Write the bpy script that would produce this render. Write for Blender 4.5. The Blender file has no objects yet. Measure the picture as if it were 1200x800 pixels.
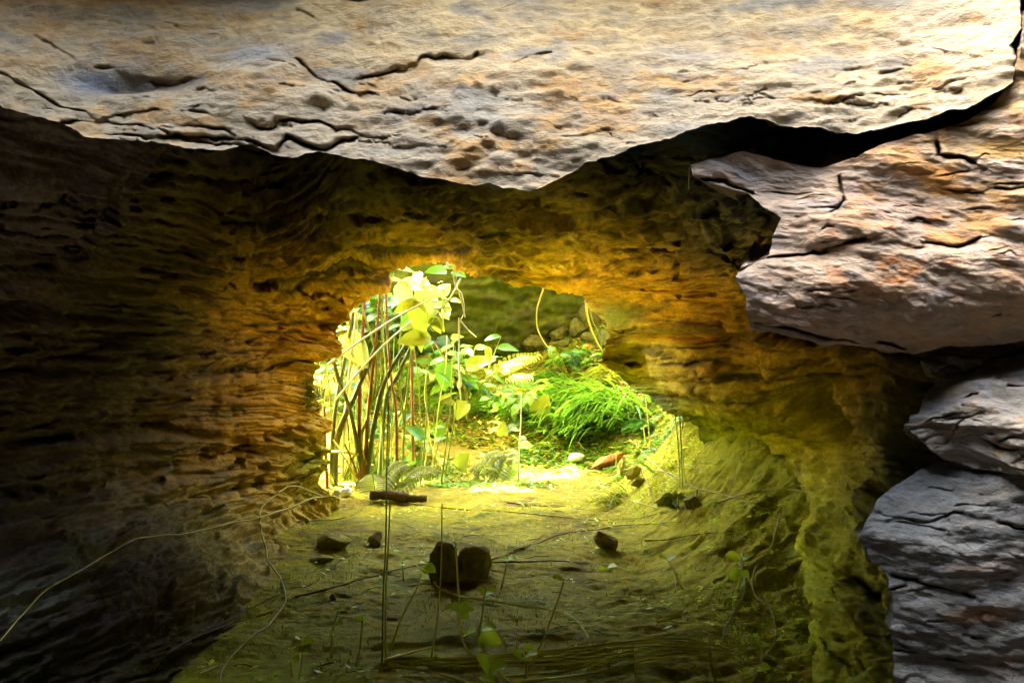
import bpy, math, random
import numpy as np
from mathutils import Vector, Matrix

# ------------------------------------------------------------------ camera, world, sun, exposure
S = bpy.context.scene
C = S.collection
F = 1039.23
cam_d = bpy.data.cameras.new('camera'); cam = bpy.data.objects.new('camera', cam_d); C.objects.link(cam)
cam_d.angle = math.radians(60); cam_d.clip_end = 500; cam_d.clip_start = 0.05
cam.location = (0, 0, 1); cam.rotation_euler = (math.radians(90), 0, 0)
S.camera = cam
SUN_EL, SUN_AZ = 70, -60          # degrees; azimuth measured from +y (beyond the opening) towards +x
w = bpy.data.worlds.new('World'); S.world = w; w.use_nodes = True
nt = w.node_tree; nt.nodes.clear()
sky = nt.nodes.new('ShaderNodeTexSky'); sky.sky_type = 'NISHITA'; sky.sun_disc = False; sky.dust_density = 4; sky.ozone_density = .4; sky.air_density = 1
sky.sun_elevation = math.radians(SUN_EL); sky.sun_rotation = math.radians(SUN_AZ)
bg = nt.nodes.new('ShaderNodeBackground'); bg.inputs[1].default_value = 0.15
wo = nt.nodes.new('ShaderNodeOutputWorld')
nt.links.new(sky.outputs[0], bg.inputs[0]); nt.links.new(bg.outputs[0], wo.inputs[0])
sd = bpy.data.lights.new('sun', 'SUN'); sd.energy = 5; sd.angle = math.radians(0.5); sd.color = (1, .95, .86)
so = bpy.data.objects.new('sun', sd); C.objects.link(so)
SUNV = Vector((math.sin(math.radians(SUN_AZ))*math.cos(math.radians(SUN_EL)),
               math.cos(math.radians(SUN_AZ))*math.cos(math.radians(SUN_EL)), math.sin(math.radians(SUN_EL))))
so.rotation_euler = SUNV.to_track_quat('Z', 'Y').to_euler()
S.view_settings.view_transform = 'Standard'; S.view_settings.look = 'None'
S.view_settings.gamma = 1; S.view_settings.exposure = 5.65
S.cycles.max_bounces = 10; S.cycles.diffuse_bounces = 7; S.cycles.use_denoising = True
S.cycles.sample_clamp_indirect = 8

# ------------------------------------------------------------------ noise and helpers
def _h(ix, iy, iz, s):
    n = (ix*374761393 + iy*668265263 + iz*2147483647 + s*974634777) & 0xffffffff
    n = ((n ^ (n >> 13))*1274126177) & 0xffffffff
    n = ((n ^ (n >> 16))*2246822519) & 0xffffffff
    return ((n ^ (n >> 15)) & 0xffff)/32767.5 - 1
def vnoise(p, s=0):
    p = np.asarray(p, float); f = np.floor(p); i = f.astype(np.int64); t = p - f
    t = t*t*t*(t*(t*6-15)+10)
    r = 0
    for dx in (0, 1):
        wx = t[:, 0] if dx else 1-t[:, 0]
        for dy in (0, 1):
            wy = t[:, 1] if dy else 1-t[:, 1]
            for dz in (0, 1):
                wz = t[:, 2] if dz else 1-t[:, 2]
                r = r + wx*wy*wz*_h(i[:, 0]+dx, i[:, 1]+dy, i[:, 2]+dz, s)
    return r
ROT = np.array([[.8, .6, 0], [-.48, .64, .6], [.36, -.48, .8]])
def fbm(p, o=5, s=0, g=.5, ridged=False, rot=False):
    r = 0; a = 1; tot = 0; p = np.asarray(p, float)
    for k in range(o):
        n = vnoise(p, s+k)
        if ridged: n = 1-2*np.abs(n)
        r = r + a*n; tot += a; a *= g
        p = p*2.03 + 7.31
        if rot: p = p @ ROT
    return r/tot
def sm(a, b, x):
    t = np.clip((x-a)/(b-a), 0, 1); return t*t*(3-2*t)
def rbf(ctrl, q, c=50, lam=1e-3):
    ctrl = np.array(ctrl, float); X = ctrl[:, :2]; V = ctrl[:, 2:]
    m = V.mean(0)
    d = np.sqrt(((X[:, None]-X[None])**2).sum(-1)+c*c)
    n = len(X)
    A = np.zeros((n+1, n+1)); A[:n, :n] = d + lam*100*np.eye(n); A[:n, n] = 1; A[n, :n] = 1
    B = np.zeros((n+1, V.shape[1])); B[:n] = V-m
    wgt = np.linalg.solve(A, B)
    out = np.empty((len(q), V.shape[1]))
    for k in range(0, len(q), 40000):
        qq = q[k:k+40000]
        D = np.sqrt(((qq[:, None]-X[None])**2).sum(-1)+c*c)
        out[k:k+40000] = D @ wgt[:n] + wgt[n] + m
    return out
def resample(pl, n, jag=0, seed=0):
    pl = np.array(pl, float)
    seg = np.sqrt((np.diff(pl, axis=0)**2).sum(1)); L = np.r_[0, np.cumsum(seg)]
    t = np.linspace(0, L[-1], n)
    out = np.stack([np.interp(t, L, pl[:, k]) for k in range(pl.shape[1])], 1)
    if jag:
        q = np.stack([t/22, t*0, t*0], 1)
        e = np.minimum(1, np.minimum(t, L[-1]-t)/20)
        out[:, 1] += jag*fbm(q, 5, seed, .6)*e
        out[:, 0] += jag*fbm(q, 5, seed+9, .6)*e
    return out
def coons(top, bot, left, right, nu, nv, jag=(0, 0, 0, 0), seed=0, vp=1.0):
    T = resample(top, nu, jag[0], seed); B = resample(bot, nu, jag[1], seed+1)
    L = resample(left, nv, jag[2], seed+2); R = resample(right, nv, jag[3], seed+3)
    vv = np.linspace(0, 1, nv)
    if vp != 1:
        L = np.stack([np.interp(vv**vp, vv, L[:, k]) for k in (0, 1)], 1); R = np.stack([np.interp(vv**vp, vv, R[:, k]) for k in (0, 1)], 1); vv = vv**vp
    u = np.linspace(0, 1, nu)[None, :, None]; v = vv[:, None, None]
    return ((1-v)*T[None]+v*B[None]+(1-u)*L[:, None]+u*R[:, None]
            - ((1-u)*(1-v)*T[0]+u*(1-v)*T[-1]+(1-u)*v*B[0]+u*v*B[-1]))
def unproj(px, D):
    return np.stack([(px[..., 0]-600)/F*D, D, 1+(400-px[..., 1])/F*D], -1)
def P(x, y, D): return Vector(((x-600)/F*D, D, 1+(400-y)/F*D))
def grid_normals(G):
    du = np.gradient(G, axis=1); dv = np.gradient(G, axis=0)
    n = np.cross(du, dv); n /= np.linalg.norm(n, axis=2, keepdims=True)+1e-12
    return n
def segdist(q, pl):
    """distance to a polyline, and signed side (positive = below in the picture)"""
    best = np.full(len(q), 1e9); side = np.zeros(len(q)); tt = np.zeros(len(q))
    for a, b in zip(pl[:-1], pl[1:]):
        a = np.array(a, float); b = np.array(b, float); d = b-a; L = (d*d).sum()
        t = np.clip(((q-a) @ d)/L, 0, 1); v = q-a-t[:, None]*d; r = np.sqrt((v*v).sum(1))
        s = v[:, 1]*d[0]-v[:, 0]*d[1]
        m = r < best; best[m] = r[m]; side[m] = s[m]
    return best, np.sign(side)
def mesh_obj(name, V, Fc, mat, parent=None, col=None, smooth=True):
    me = bpy.data.meshes.new(name)
    V = np.asarray(V, np.float32); Fc = np.asarray(Fc, np.int32)
    me.vertices.add(len(V)); me.vertices.foreach_set('co', V.ravel())
    k = Fc.shape[1]; me.loops.add(Fc.size); me.loops.foreach_set('vertex_index', Fc.ravel())
    me.polygons.add(len(Fc)); me.polygons.foreach_set('loop_start', np.arange(0, Fc.size, k, dtype=np.int32))
    me.polygons.foreach_set('use_smooth', np.full(len(Fc), smooth))
    me.update(calc_edges=True); me.validate()
    if col is not None:
        a = me.color_attributes.new('tint', 'FLOAT_COLOR', 'POINT')
        c4 = np.ones((len(V), 4), np.float32); c4[:, :3] = np.clip(col, .004, .95)
        a.data.foreach_set('color', c4.ravel())
    me.materials.append(mat)
    o = bpy.data.objects.new(name, me); C.objects.link(o)
    if parent: o.parent = parent
    return o
def grid_faces(nv, nu):
    i = np.arange(nv*nu).reshape(nv, nu)
    return np.stack([i[:-1, :-1], i[1:, :-1], i[1:, 1:], i[:-1, 1:]], -1).reshape(-1, 4)
def tag(o, label=None, cat=None, group=None, kind=None):
    if label: o['label'] = label
    if cat: o['category'] = cat
    if group: o['group'] = group
    if kind: o['kind'] = kind
    return o

def rock_mat(name, attr=True, base=(.4, .3, .1), rough=.85, bump=.5, scale=60, vary=.35, zs=1.0, spec=.06):
    m = bpy.data.materials.new(name); m.use_nodes = True; t = m.node_tree; N = t.nodes; L = t.links
    b = N['Principled BSDF']; b.inputs['Roughness'].default_value = rough
    b.inputs['Specular IOR Level'].default_value = spec
    tc = N.new('ShaderNodeTexCoord'); mp = N.new('ShaderNodeMapping'); mp.inputs['Scale'].default_value = (1, 1, zs)
    L.new(tc.outputs['Object'], mp.inputs[0])
    n1 = N.new('ShaderNodeTexNoise'); n1.inputs['Scale'].default_value = scale; n1.inputs['Detail'].default_value = 6
    n1.inputs['Roughness'].default_value = .65; L.new(mp.outputs[0], n1.inputs['Vector'])
    r = N.new('ShaderNodeMapRange'); r.inputs[1].default_value = .3; r.inputs[2].default_value = .7
    r.inputs[3].default_value = 1-vary; r.inputs[4].default_value = 1+vary; L.new(n1.outputs[0], r.inputs[0])
    mx = N.new('ShaderNodeVectorMath'); mx.operation = 'SCALE'; L.new(r.outputs[0], mx.inputs['Scale'])
    if attr:
        a = N.new('ShaderNodeAttribute'); a.attribute_name = 'tint'; L.new(a.outputs['Color'], mx.inputs[0])
    else:
        mx.inputs[0].default_value = base
    L.new(mx.outputs[0], b.inputs['Base Color'])
    n2 = N.new('ShaderNodeTexNoise'); n2.inputs['Scale'].default_value = scale*1.5; n2.inputs['Detail'].default_value = 8
    n2.inputs['Roughness'].default_value = .7; L.new(mp.outputs[0], n2.inputs['Vector'])
    bp = N.new('ShaderNodeBump'); bp.inputs['Strength'].default_value = bump; bp.inputs['Distance'].default_value = .012
    L.new(n2.outputs[0], bp.inputs['Height']); L.new(bp.outputs[0], b.inputs['Normal'])
    return m
M = {}
M['slab'] = rock_mat('pale_sandstone', scale=45, bump=.8, vary=.2, zs=2, spec=.2)
M['wall'] = rock_mat('ochre_sandstone', scale=40, bump=.6, vary=.3, zs=2)
M['soil'] = rock_mat('mossy_soil', scale=30, bump=.8, vary=.35)
M['cliff'] = rock_mat('mossy_cliff', scale=12, bump=.6, vary=.3)

def rand_cracks(seed, n, box, length, slope, wd, dp, tail):
    """short broken bedding cracks; slope(x, y) gives the run of the beds in the picture"""
    r = np.random.default_rng(seed); out = []
    for _ in range(n):
        x, y = r.uniform(box[0], box[1]), r.uniform(box[2], box[3]); L = length*r.uniform(.25, 1.3)
        sl = slope(x, y)+r.normal(0, .05); k = max(3, int(L/12)); w1 = r.normal(0, 1.6, k)
        xs = np.linspace(x-L/2, x+L/2, k)
        out.append(([(a_, y+sl*(a_-x)+b_) for a_, b_ in zip(xs, w1)], wd*r.uniform(.6, 1.5), dp*r.uniform(.4, 1.5), tail*r.uniform(.3, 1.5)))
    return out
def mixc(a, b, t): return a*(1-t[:, None])+np.array(b)*t[:, None]

def patch(name, mat, top, bot, left, right, nu, nv, depth, disp, color, cracks=(), jag=(0, 0, 0, 0), rims=(), seed=0, c=50, vp=1.0):
    """rock surface spanned between four edge lines, with depths interpolated between control points,
    displaced along its normal; rims: rings that carry the edges back into the rock"""
    px = coons(top, bot, left, right, nu, nv, jag, seed, vp); q = px.reshape(-1, 2)
    D = rbf(depth, q, c)[:, 0]
    G = unproj(q, D).reshape(nv, nu, 3)
    n = grid_normals(G)
    n[((np.array([0, 0, 1.])-G)*n).sum(-1) < 0] *= -1      # out of the rock
    for _ in range(8):                             # smooth the base normals
        n[1:-1] = (n[:-2]+n[1:-1]*2+n[2:])/4; n[:, 1:-1] = (n[:, :-2]+n[:, 1:-1]*2+n[:, 2:])/4
    n /= np.linalg.norm(n, axis=2, keepdims=True)+1e-9
    G2 = G + n*disp(G.reshape(-1, 3), px.reshape(-1, 2)).reshape(nv, nu, 1)
    q3 = np.stack([q[:, 0]/7, q[:, 1]/7, q[:, 0]*0], 1)
    qq = q + np.stack([2.2*fbm(q3*.7, 3, 91), 2.2*fbm(q3*.7, 3, 92)], 1)
    for pl, wd, dp, tail in cracks:
        pa = np.array(pl, float); mg = 4*wd+4*(tail or 0)+6
        near = np.where((q[:, 0] > pa[:, 0].min()-mg) & (q[:, 0] < pa[:, 0].max()+mg) & (q[:, 1] > pa[:, 1].min()-mg) & (q[:, 1] < pa[:, 1].max()+mg))[0]
        if not len(near): continue
        d, s = segdist(qq[near], pl)
        g = dp*np.exp(-(d/wd)**2)*np.clip(.75+1.1*vnoise(q3[near]*.35, 93), .05, 1.4)
        if tail: g = np.where(s > 0, np.maximum(g, dp*.4*np.exp(-d/tail)), g)
        fl = G2.reshape(-1, 3); f = 1+g/fl[near, 1]
        fl[near] = (fl[near]-np.array([0, 0, 1]))*f[:, None]+np.array([0, 0, 1]); G2 = fl.reshape(nv, nu, 3)
    col = color(G.reshape(-1, 3), q).reshape(nv, nu, 3)
    Vs = [G2.reshape(-1, 3)]; Cs = [col.reshape(-1, 3)]; Fs = [grid_faces(nv, nu)]; off = nv*nu
    idx = np.arange(nv*nu).reshape(nv, nu)
    edges = {'top': idx[0], 'bot': idx[-1], 'left': idx[:, 0], 'right': idx[:, -1]}
    loop = None
    for which, steps in rims:
        if which == 'all': e = np.r_[idx[0, :-1], idx[:-1, -1], idx[-1, :0:-1], idx[:0:-1, 0], idx[0, :1]]
        else: e = edges[which]
        prev = e; base = Vs[0][e]; cc = Cs[0][e]
        cen = base.mean(0)
        for (dy, sc, jz) in steps:
            nb = base.copy(); cm = np.array([0, 0, 1.])
            nb = cm+(nb-cm)*(1+dy/nb[:, 1:2])            # straight back along the line of sight, so the flank stays behind its edge
            nb[:, [0, 2]] = cen[[0, 2]]*(1+dy/cen[1]) + (nb[:, [0, 2]]-cen[[0, 2]]*(1+dy/cen[1]))*sc
            nb[:, 2] += jz
            nb += .25*min(abs(dy), .3)*np.stack([fbm(base*9, 3, seed+20), .5*fbm(base*9, 3, seed+21), fbm(base*9, 3, seed+22)], 1)
            Vs.append(nb); Cs.append(cc); new = np.arange(off, off+len(e)); off += len(e)
            Fs.append(np.stack([prev[:-1], prev[1:], new[1:], new[:-1]], 1)); prev = new
    V = np.concatenate(Vs); Cc = np.concatenate(Cs)
    return V, Cc, Fs, (nv, nu)

# ------------------------------------------------------------------ ground
def hgt0(x, y):
    z = .27*np.maximum(0, y-6.15)*sm(5.8, 7.2, y) - .0
    z = z - .13*np.maximum(0, y-9.5) + .36*np.exp(-((x-.72)/.5)**2-((y-9.0)/.6)**2)
    z = z + .78*sm(.55, 1.7, x)*sm(2.2, 4.8, y)*(1+.25*sm(5.5, 7, y)) + .25*sm(1.3, 3, x)
    z = z + .25*sm(-1.05, -2.2, x) + .35*sm(-1.2, -3, x)*sm(6, 7.5, y)
    return z
def hgt(x, y):
    x = np.asarray(x, float); y = np.asarray(y, float); sh = x.shape
    x = x.ravel(); y = y.ravel()
    z = hgt0(x, y)
    p = np.stack([x, y, x*0], 1)
    z = z + .05*fbm(p*1.7, 3, 3) + .014*fbm(p*np.array([5, 8, 1]), 4, 5)*(1+1.6*sm(.5, 1.2, x))
    z = z + .011*fbm(p*np.array([14, 24, 1]), 5, 8, .72) + .012*sm(.25, .8, fbm(p*np.array([3, 5, 1]), 4, 12))
    z = z + sm(.55, 1.0, x)*(.035*fbm(p*np.array([4, 5, 1]), 3, 37, .6, True) + .030*fbm(p*np.array([9, 11, 1]), 4, 38, .65))
    z = z - .010*sm(.35, .8, fbm(p*np.array([6, 11, 1]), 3, 33))
    return z.reshape(sh)
def gp(px, py, lift=0.0):
    """point on the ground seen in this direction"""
    a = (px-600)/F; b = (400-py)/F
    ys = np.linspace(1.5, 12, 1500); zz = hgt(a*ys, ys); r = 1+b*ys-zz
    k = np.argmax(r < 0)
    if r[k] >= 0: k = len(ys)-1
    y = ys[k]; return Vector((a*y, y, float(zz[k])+lift))
def gz(x, y): return float(hgt(np.array([x]), np.array([y]))[0])

ya = np.unique(np.round(np.r_[np.linspace(-30, -3, 10), np.linspace(-3, 2.2, 27), np.linspace(2.2, 4, 180), np.linspace(4, 7.6, 300), np.linspace(7.6, 12, 120), np.linspace(12, 40, 12)], 5))
xa = np.unique(np.round(np.r_[np.linspace(-30, -3, 10), np.linspace(-3, -1.7, 20), np.linspace(-1.7, 1.9, 330), np.linspace(1.9, 3.4, 40), np.linspace(3.4, 30, 10)], 5))
X, Y = np.meshgrid(xa, ya); Z = hgt(X, Y)
V = np.stack([X, Y, Z], -1).reshape(-1, 3)
n1 = fbm(V*np.array([3, 4, 3]), 5, 40); n2 = fbm(V*np.array([11, 16, 9]), 4, 44, .6)
col = np.tile(np.array([.29, .245, .004]), (len(V), 1))
col = mixc(col, (.17, .12, .014), sm(-.1, .6, n1+.5*n2))
col = mixc(col, (.19, .21, .008), sm(.15, .7, n2-.4*n1+.3*sm(.5, 1.2, V[:, 0])))
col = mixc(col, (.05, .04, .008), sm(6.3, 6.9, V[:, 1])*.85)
col = mixc(col, (.20, .165, .006), sm(.25, .7, fbm(V*np.array([4, 7, 4]), 4, 47))*sm(5, 6, V[:, 1])*.8)
col = mixc(col, (.09, .07, .025), sm(.3, .7, fbm(V*np.array([22, 34, 9]), 3, 49))*.8)
col = mixc(col, (.10, .085, .004), sm(-.15, .35, fbm(V*np.array([6, 9, 5]), 5, 53, .65))*.4)
col = mixc(col, (.15, .12, .008), sm(5.4, 5.9, V[:, 1])*sm(.9, .6, V[:, 0])*.85)  # threshold ground darkened to rein in the glow round the sun patch
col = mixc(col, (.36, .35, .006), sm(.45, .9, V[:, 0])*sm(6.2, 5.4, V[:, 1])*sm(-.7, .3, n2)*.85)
col = mixc(col, (.28, .30, .004), sm(4.2, 3.0, V[:, 1])*sm(-.4, .4, n1)*.7)
col = mixc(col, (.10, .09, .006), sm(.15, .55, fbm(V*np.array([9, 14, 12]), 5, 58, .65))*.6*sm(.4, .8, V[:, 0]))
col = mixc(col, (.62, .50, .18), sm(-1.65, -1.95, V[:, 0])*sm(5.9, 6.3, V[:, 1]))   # out-of-view ground paled to bounce sunlight into the tunnel
col = mixc(col, (.62, .50, .18), sm(1.25, 1.6, V[:, 0])*sm(6.1, 6.5, V[:, 1]))  # matching pale bounce area hidden behind the right jamb
col = mixc(col, (.012, .010, .009), sm(2.4, 1.4, V[:, 1]))   # ground near the camera blackened so it bounces hardly any light
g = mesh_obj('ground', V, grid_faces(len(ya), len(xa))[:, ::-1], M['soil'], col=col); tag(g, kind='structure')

# ------------------------------------------------------------------ tunnel walls and ceiling (one continuous rock tube, in three pieces)
inner = [(400, 592), (385, 572), (368, 560), (378, 540), (381, 500), (374, 460), (362, 425), (386, 417), (394, 402), (389, 384), (430, 350), (450, 328), (480, 312), (520, 306), (545, 322), (600, 333), (650, 338), (686, 340), (693, 362), (714, 379), (711, 398), (705, 425), (722, 436), (740, 452)]
outer = [(-60, 1000), (-420, 800), (-420, 60), (-100, -160), (1350, -160), (1500, 300), (1500, 900), (960, 1000)]
lft = [inner[0], (352, 640), (320, 700), (200, 800), outer[0]]
rgt = [inner[-1], (830, 515), (885, 600), (900, 700), outer[-1]]
depth = [(400, 592, 5.3), (370, 560, 5.25), (380, 500, 5.35), (362, 425, 5.2), (390, 400, 5.35), (430, 350, 5.3), (520, 306, 5.4), (600, 333, 5.6), (686, 340, 5.6), (714, 379, 5.3), (710, 400, 5.25), (706, 425, 5.2), (740, 452, 5.7),
         (300, 600, 4.5), (300, 500, 4.5), (300, 430, 4.6), (300, 395, 4.75), (300, 330, 4.4), (300, 250, 3.6),
         (180, 600, 3.5), (180, 500, 3.45), (180, 420, 3.4), (180, 330, 3.3), (180, 250, 2.9), (150, 190, 2.6),
         (0, 600, 2.55), (0, 450, 2.6), (0, 330, 2.5), (0, 230, 2.3), (0, 150, 2.15), (-420, 400, 1.5), (-420, 60, 2.3), (-400, 800, 1.5),
         (330, 690, 3.75), (200, 700, 2.9), (100, 780, 2.3), (0, 720, 2.1), (200, 800, 2.6), (-60, 1000, 1.75), (250, 640, 3.7),
         (400, 180, 2.5), (400, 230, 2.95), (400, 280, 3.8), (400, 320, 4.7), (550, 180, 2.5), (550, 230, 2.95), (550, 270, 3.75), (550, 300, 4.65), (700, 180, 2.4), (700, 230, 2.9), (700, 270, 3.75), (700, 310, 4.75),
         (400, 60, 2.1), (700, 60, 2.1), (1000, 60, 2.0), (300, -160, 2.6), (900, -160, 2.5), (-100, -160, 2.6), (1350, -160, 2.3),
         (800, 200, 2.7), (830, 250, 2.9), (830, 300, 3.5), (770, 340, 4.6), (800, 385, 4.1), (880, 385, 3.35), (880, 330, 3.2), (900, 260, 2.6), (980, 250, 2.3),
         (800, 415, 4.15), (800, 450, 4.4), (770, 470, 5.2), (870, 415, 3.55), (860, 480, 4.05), (830, 515, 5.1), (880, 540, 4.8), (940, 418, 3.08), (940, 490, 3.5), (1000, 420, 2.7), (1050, 450, 2.4), (1010, 500, 2.9), (950, 560, 3.6), (885, 600, 4.4),
         (1010, 560, 2.9), (960, 640, 3.1), (900, 700, 3.6), (1000, 640, 2.7), (960, 760, 2.65), (1040, 780, 2.2), (1050, 650, 2.4), (960, 1000, 2.0), (1100, 500, 2.6), (1500, 300, 1.7), (1500, 900, 1.6), (1200, 500, 2.3), (1200, 800, 2.0)]
def bed(p, q):
    # bedding dips away from the viewer in the roof, so its broken edges run across the ceiling
    m = sm(340, 290, q[:, 1])*sm(60, 300, q[:, 0])*sm(1050, 880, q[:, 0])
    p = p.copy(); p[:, 2] += .42*m*(p[:, 1]-4); return p
def beds(q):
    # bed lines run level across the roof and fall gently towards the opening on the left wall
    wl = sm(420, 300, q[:, 0])
    y0 = q[:, 1]-400
    s_ = y0*(1+.55*wl*np.clip(q[:, 0]+100, 0, 500)/500) + 9*fbm(np.stack([q[:, 0]/150, q[:, 1]/60, q[:, 0]*0], 1), 3, 171)
    a = fbm(np.stack([q[:, 0]/130, s_/11, q[:, 0]*0], 1), 4, 173, .62)
    b = fbm(np.stack([q[:, 0]/45, s_/4.5, q[:, 0]*0], 1), 3, 177, .6)
    return a, b
def wdisp(p, q):
    p = bed(p, q)
    ceil = sm(335, 275, q[:, 1])*sm(170, 330, q[:, 0])*sm(960, 860, q[:, 0])
    w1 = fbm(p*1.3, 3, 60)
    strat = fbm(np.stack([p[:, 0]*1.6, p[:, 1]*1.6, p[:, 2]*11+w1*1.2], 1), 5, 61, .55)
    ledge = np.tanh(6*fbm(np.stack([p[:, 0]*.9, p[:, 1]*.9, p[:, 2]*7.5+w1*.9], 1), 4, 66, .6))
    rid = fbm(np.stack([p[:, 0]*3, p[:, 1]*3, p[:, 2]*26+w1*2], 1), 5, 71, .65, True)
    d = (.05*w1 + .020*strat*(1-.7*ceil) + .028*ledge*(1-.8*ceil) + .012*rid*(1-.7*ceil))
    # thin beds broken off in long steps
    bn, bn2 = beds(q); hm = 1-sm(860, 930, q[:, 0])*sm(440, 500, q[:, 1])
    d += hm*(.020+.006*ceil)*np.tanh(3.2*bn) + hm*.007*np.tanh(3*bn2)
    d -= .05*sm(225, 190, q[:, 1])*sm(60, 200, q[:, 0])*sm(860, 760, q[:, 0])*sm(-.3, .3, bn)
    # honeycomb pits low on the left jamb
    pit = sm(.15, .6, fbm(p*np.array([9, 9, 12]), 3, 83))
    pm = np.exp(-((q[:, 0]-290)/110)**2-((q[:, 1]-530)/80)**2)
    d -= .05*pit*pm
    # lumps and flutes low on the right
    rm = sm(880, 960, q[:, 0])*sm(440, 520, q[:, 1])
    d += rm*(.045*fbm(p*np.array([3, 3, 4]), 4, 87, .55) + .03*fbm(p*np.array([10, 10, 12]), 5, 88, .65))
    d -= .16*np.exp(-((q[:, 0]-950)/16)**2-((q[:, 1]-475)/22)**2) + .18*np.exp(-((q[:, 0]-975)/14)**2-((q[:, 1]-505)/24)**2)
    # slot below the right-hand ledge
    lx = np.interp(q[:, 0], [705, 880, 1070], [391, 392, 400])
    m = sm(700, 730, q[:, 0])
    d -= m*.11*np.exp(-((q[:, 1]-lx-5)/4)**2)
    d += m*.07*np.exp(-((q[:, 1]-lx+8)/9)**2)
    d += m*.03*np.exp(-((q[:, 1]-lx-34)/12)**2)
    # smooth rock (fine ochre) beside the opening
    d += .012*np.tanh(3*fbm(np.stack([p[:, 0]*9, p[:, 1]*9, p[:, 2]*26], 1), 4, 95, .6))
    calm = np.exp(-((q[:, 0]-755)/50)**2-((q[:, 1]-345)/35)**2)
    return d*(1-.75*calm)*(1-.6*np.exp(-((q[:, 0]-730)/40)**2-((q[:, 1]-412)/20)**2))
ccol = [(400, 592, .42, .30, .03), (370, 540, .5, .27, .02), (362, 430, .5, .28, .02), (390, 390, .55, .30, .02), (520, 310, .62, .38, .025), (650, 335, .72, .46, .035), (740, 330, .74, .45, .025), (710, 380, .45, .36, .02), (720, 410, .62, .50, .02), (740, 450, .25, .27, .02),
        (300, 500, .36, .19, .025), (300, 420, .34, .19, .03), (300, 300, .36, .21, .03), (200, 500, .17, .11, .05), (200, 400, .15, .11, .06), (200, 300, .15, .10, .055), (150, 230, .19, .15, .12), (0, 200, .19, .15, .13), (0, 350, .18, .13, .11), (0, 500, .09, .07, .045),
        (0, 700, .025, .018, .009), (200, 700, .06, .042, .012), (100, 780, .02, .015, .008), (330, 690, .2, .15, .03), (250, 620, .2, .15, .03), (120, 600, .12, .09, .06),  # near-black points paint in the dimness of the lower left
        (400, 245, .30, .23, .045), (550, 235, .40, .30, .045), (300, 195, .07, .055, .025), (420, 195, .08, .065, .02), (520, 212, .10, .08, .02), (720, 200, .12, .10, .03), (550, 280, .60, .43, .045), (420, 290, .55, .36, .04), (700, 230, .42, .31, .05), (780, 220, .24, .20, .06), (850, 250, .20, .18, .12), (830, 290, .25, .2, .08), (890, 230, .16, .15, .13),  # lowest values near the slab paint in the shadow strip beneath it
        (800, 350, .70, .43, .02), (870, 350, .66, .42, .02), (850, 375, .55, .30, .02), (800, 410, .66, .46, .02), (900, 420, .62, .40, .02), (1000, 430, .36, .22, .02), (830, 460, .46, .36, .015), (850, 490, .36, .38, .015), (920, 500, .44, .38, .015),  # ledge points brightened in place of light that barely reaches them
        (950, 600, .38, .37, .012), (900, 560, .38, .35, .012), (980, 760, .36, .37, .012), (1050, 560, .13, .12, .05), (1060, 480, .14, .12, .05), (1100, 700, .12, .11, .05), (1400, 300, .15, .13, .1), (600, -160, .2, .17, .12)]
def wcol(p, q):
    p = bed(p, q)
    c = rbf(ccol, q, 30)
    n1 = .5*fbm(np.stack([p[:, 0]*2.5, p[:, 1]*2.5, p[:, 2]*14], 1), 5, 101, .55)
    n2 = fbm(p*9, 4, 105, .6)
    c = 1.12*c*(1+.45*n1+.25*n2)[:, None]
    lc = c.mean(1)
    c = mixc(c, (.05, .04, .02), sm(.28, .6, fbm(np.stack([p[:, 0]*3, p[:, 1]*3, p[:, 2]*20], 1), 4, 108, .55))*.6)
    up = sm(330, 280, q[:, 1])
    c = mixc(c, (.07, .055, .02), up*sm(.1, .45, fbm(p*np.array([4, 12, 9]), 5, 115, .62))*.2)
    c = mixc(c, (.10, .10, .06), sm(.3, .6, fbm(p*np.array([2.2, 2.2, 6]), 4, 111))*.55)
    bn, bn2 = beds(q); hm = 1-sm(860, 930, q[:, 0])*sm(440, 500, q[:, 1])
    hm = hm*(1-.75*np.exp(-((q[:, 0]-800)/100)**2-((q[:, 1]-350)/50)**2))
    c = mixc(c, (.06, .045, .018), hm*sm(.0, -.45, bn+.5*bn2)*.85*sm(560, 440, q[:, 1]))
    fs = fbm(np.stack([q[:, 0]/30, q[:, 1]/5, q[:, 0]*0], 1), 4, 119, .62)
    c = mixc(c, (.06, .045, .015), sm(.12, .5, fs)*.55*sm(480, 330, q[:, 1]))*(1+.3*fbm(np.stack([q[:, 0]/7, q[:, 1]/4, q[:, 0]*0], 1), 3, 121))[:, None]
    gm = np.exp(-((q[:, 0]-730)/25)**2-((q[:, 1]-370)/14)**2)+np.exp(-((q[:, 0]-370)/40)**2-((q[:, 1]-545)/40)**2)*.7
    c = mixc(c, (.22, .32, .02), np.clip(gm, 0, 1)*.8)
    return c
wcr = [([(0, 292), (40, 276), (110, 283), (170, 296), (260, 302)], 2.5, .08, 12),
       ([(20, 225), (60, 215), (82, 206)], 2, .05, 6),
       ([(0, 436), (150, 437), (260, 432)], 3, .06, 14),
       ([(0, 524), (60, 515), (180, 500), (290, 520)], 5, .10, 20),
       ([(430, 240), (500, 237), (560, 233), (640, 238), (720, 246)], 7, .12, 0), ([(580, 256), (640, 254), (690, 259)], 4, .10, 0), ([(250, 218), (330, 224), (390, 216)], 4, .08, 0), ([(300, 246), (380, 250)], 4, .08, 0),
       ([(800, 348), (830, 343)], 3, .10, 8), ([(795, 325), (812, 322)], 3, .08, 8),
       ([(770, 226), (830, 246), (890, 272), (900, 290)], 3, .08, 16), ([(800, 300), (840, 296), (880, 300)], 2.5, .05, 8)]
wcr += rand_cracks(1, 120, (200, 900, 175, 322), 130, lambda x, y: 0.02, 1.1, .022, 3)
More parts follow.
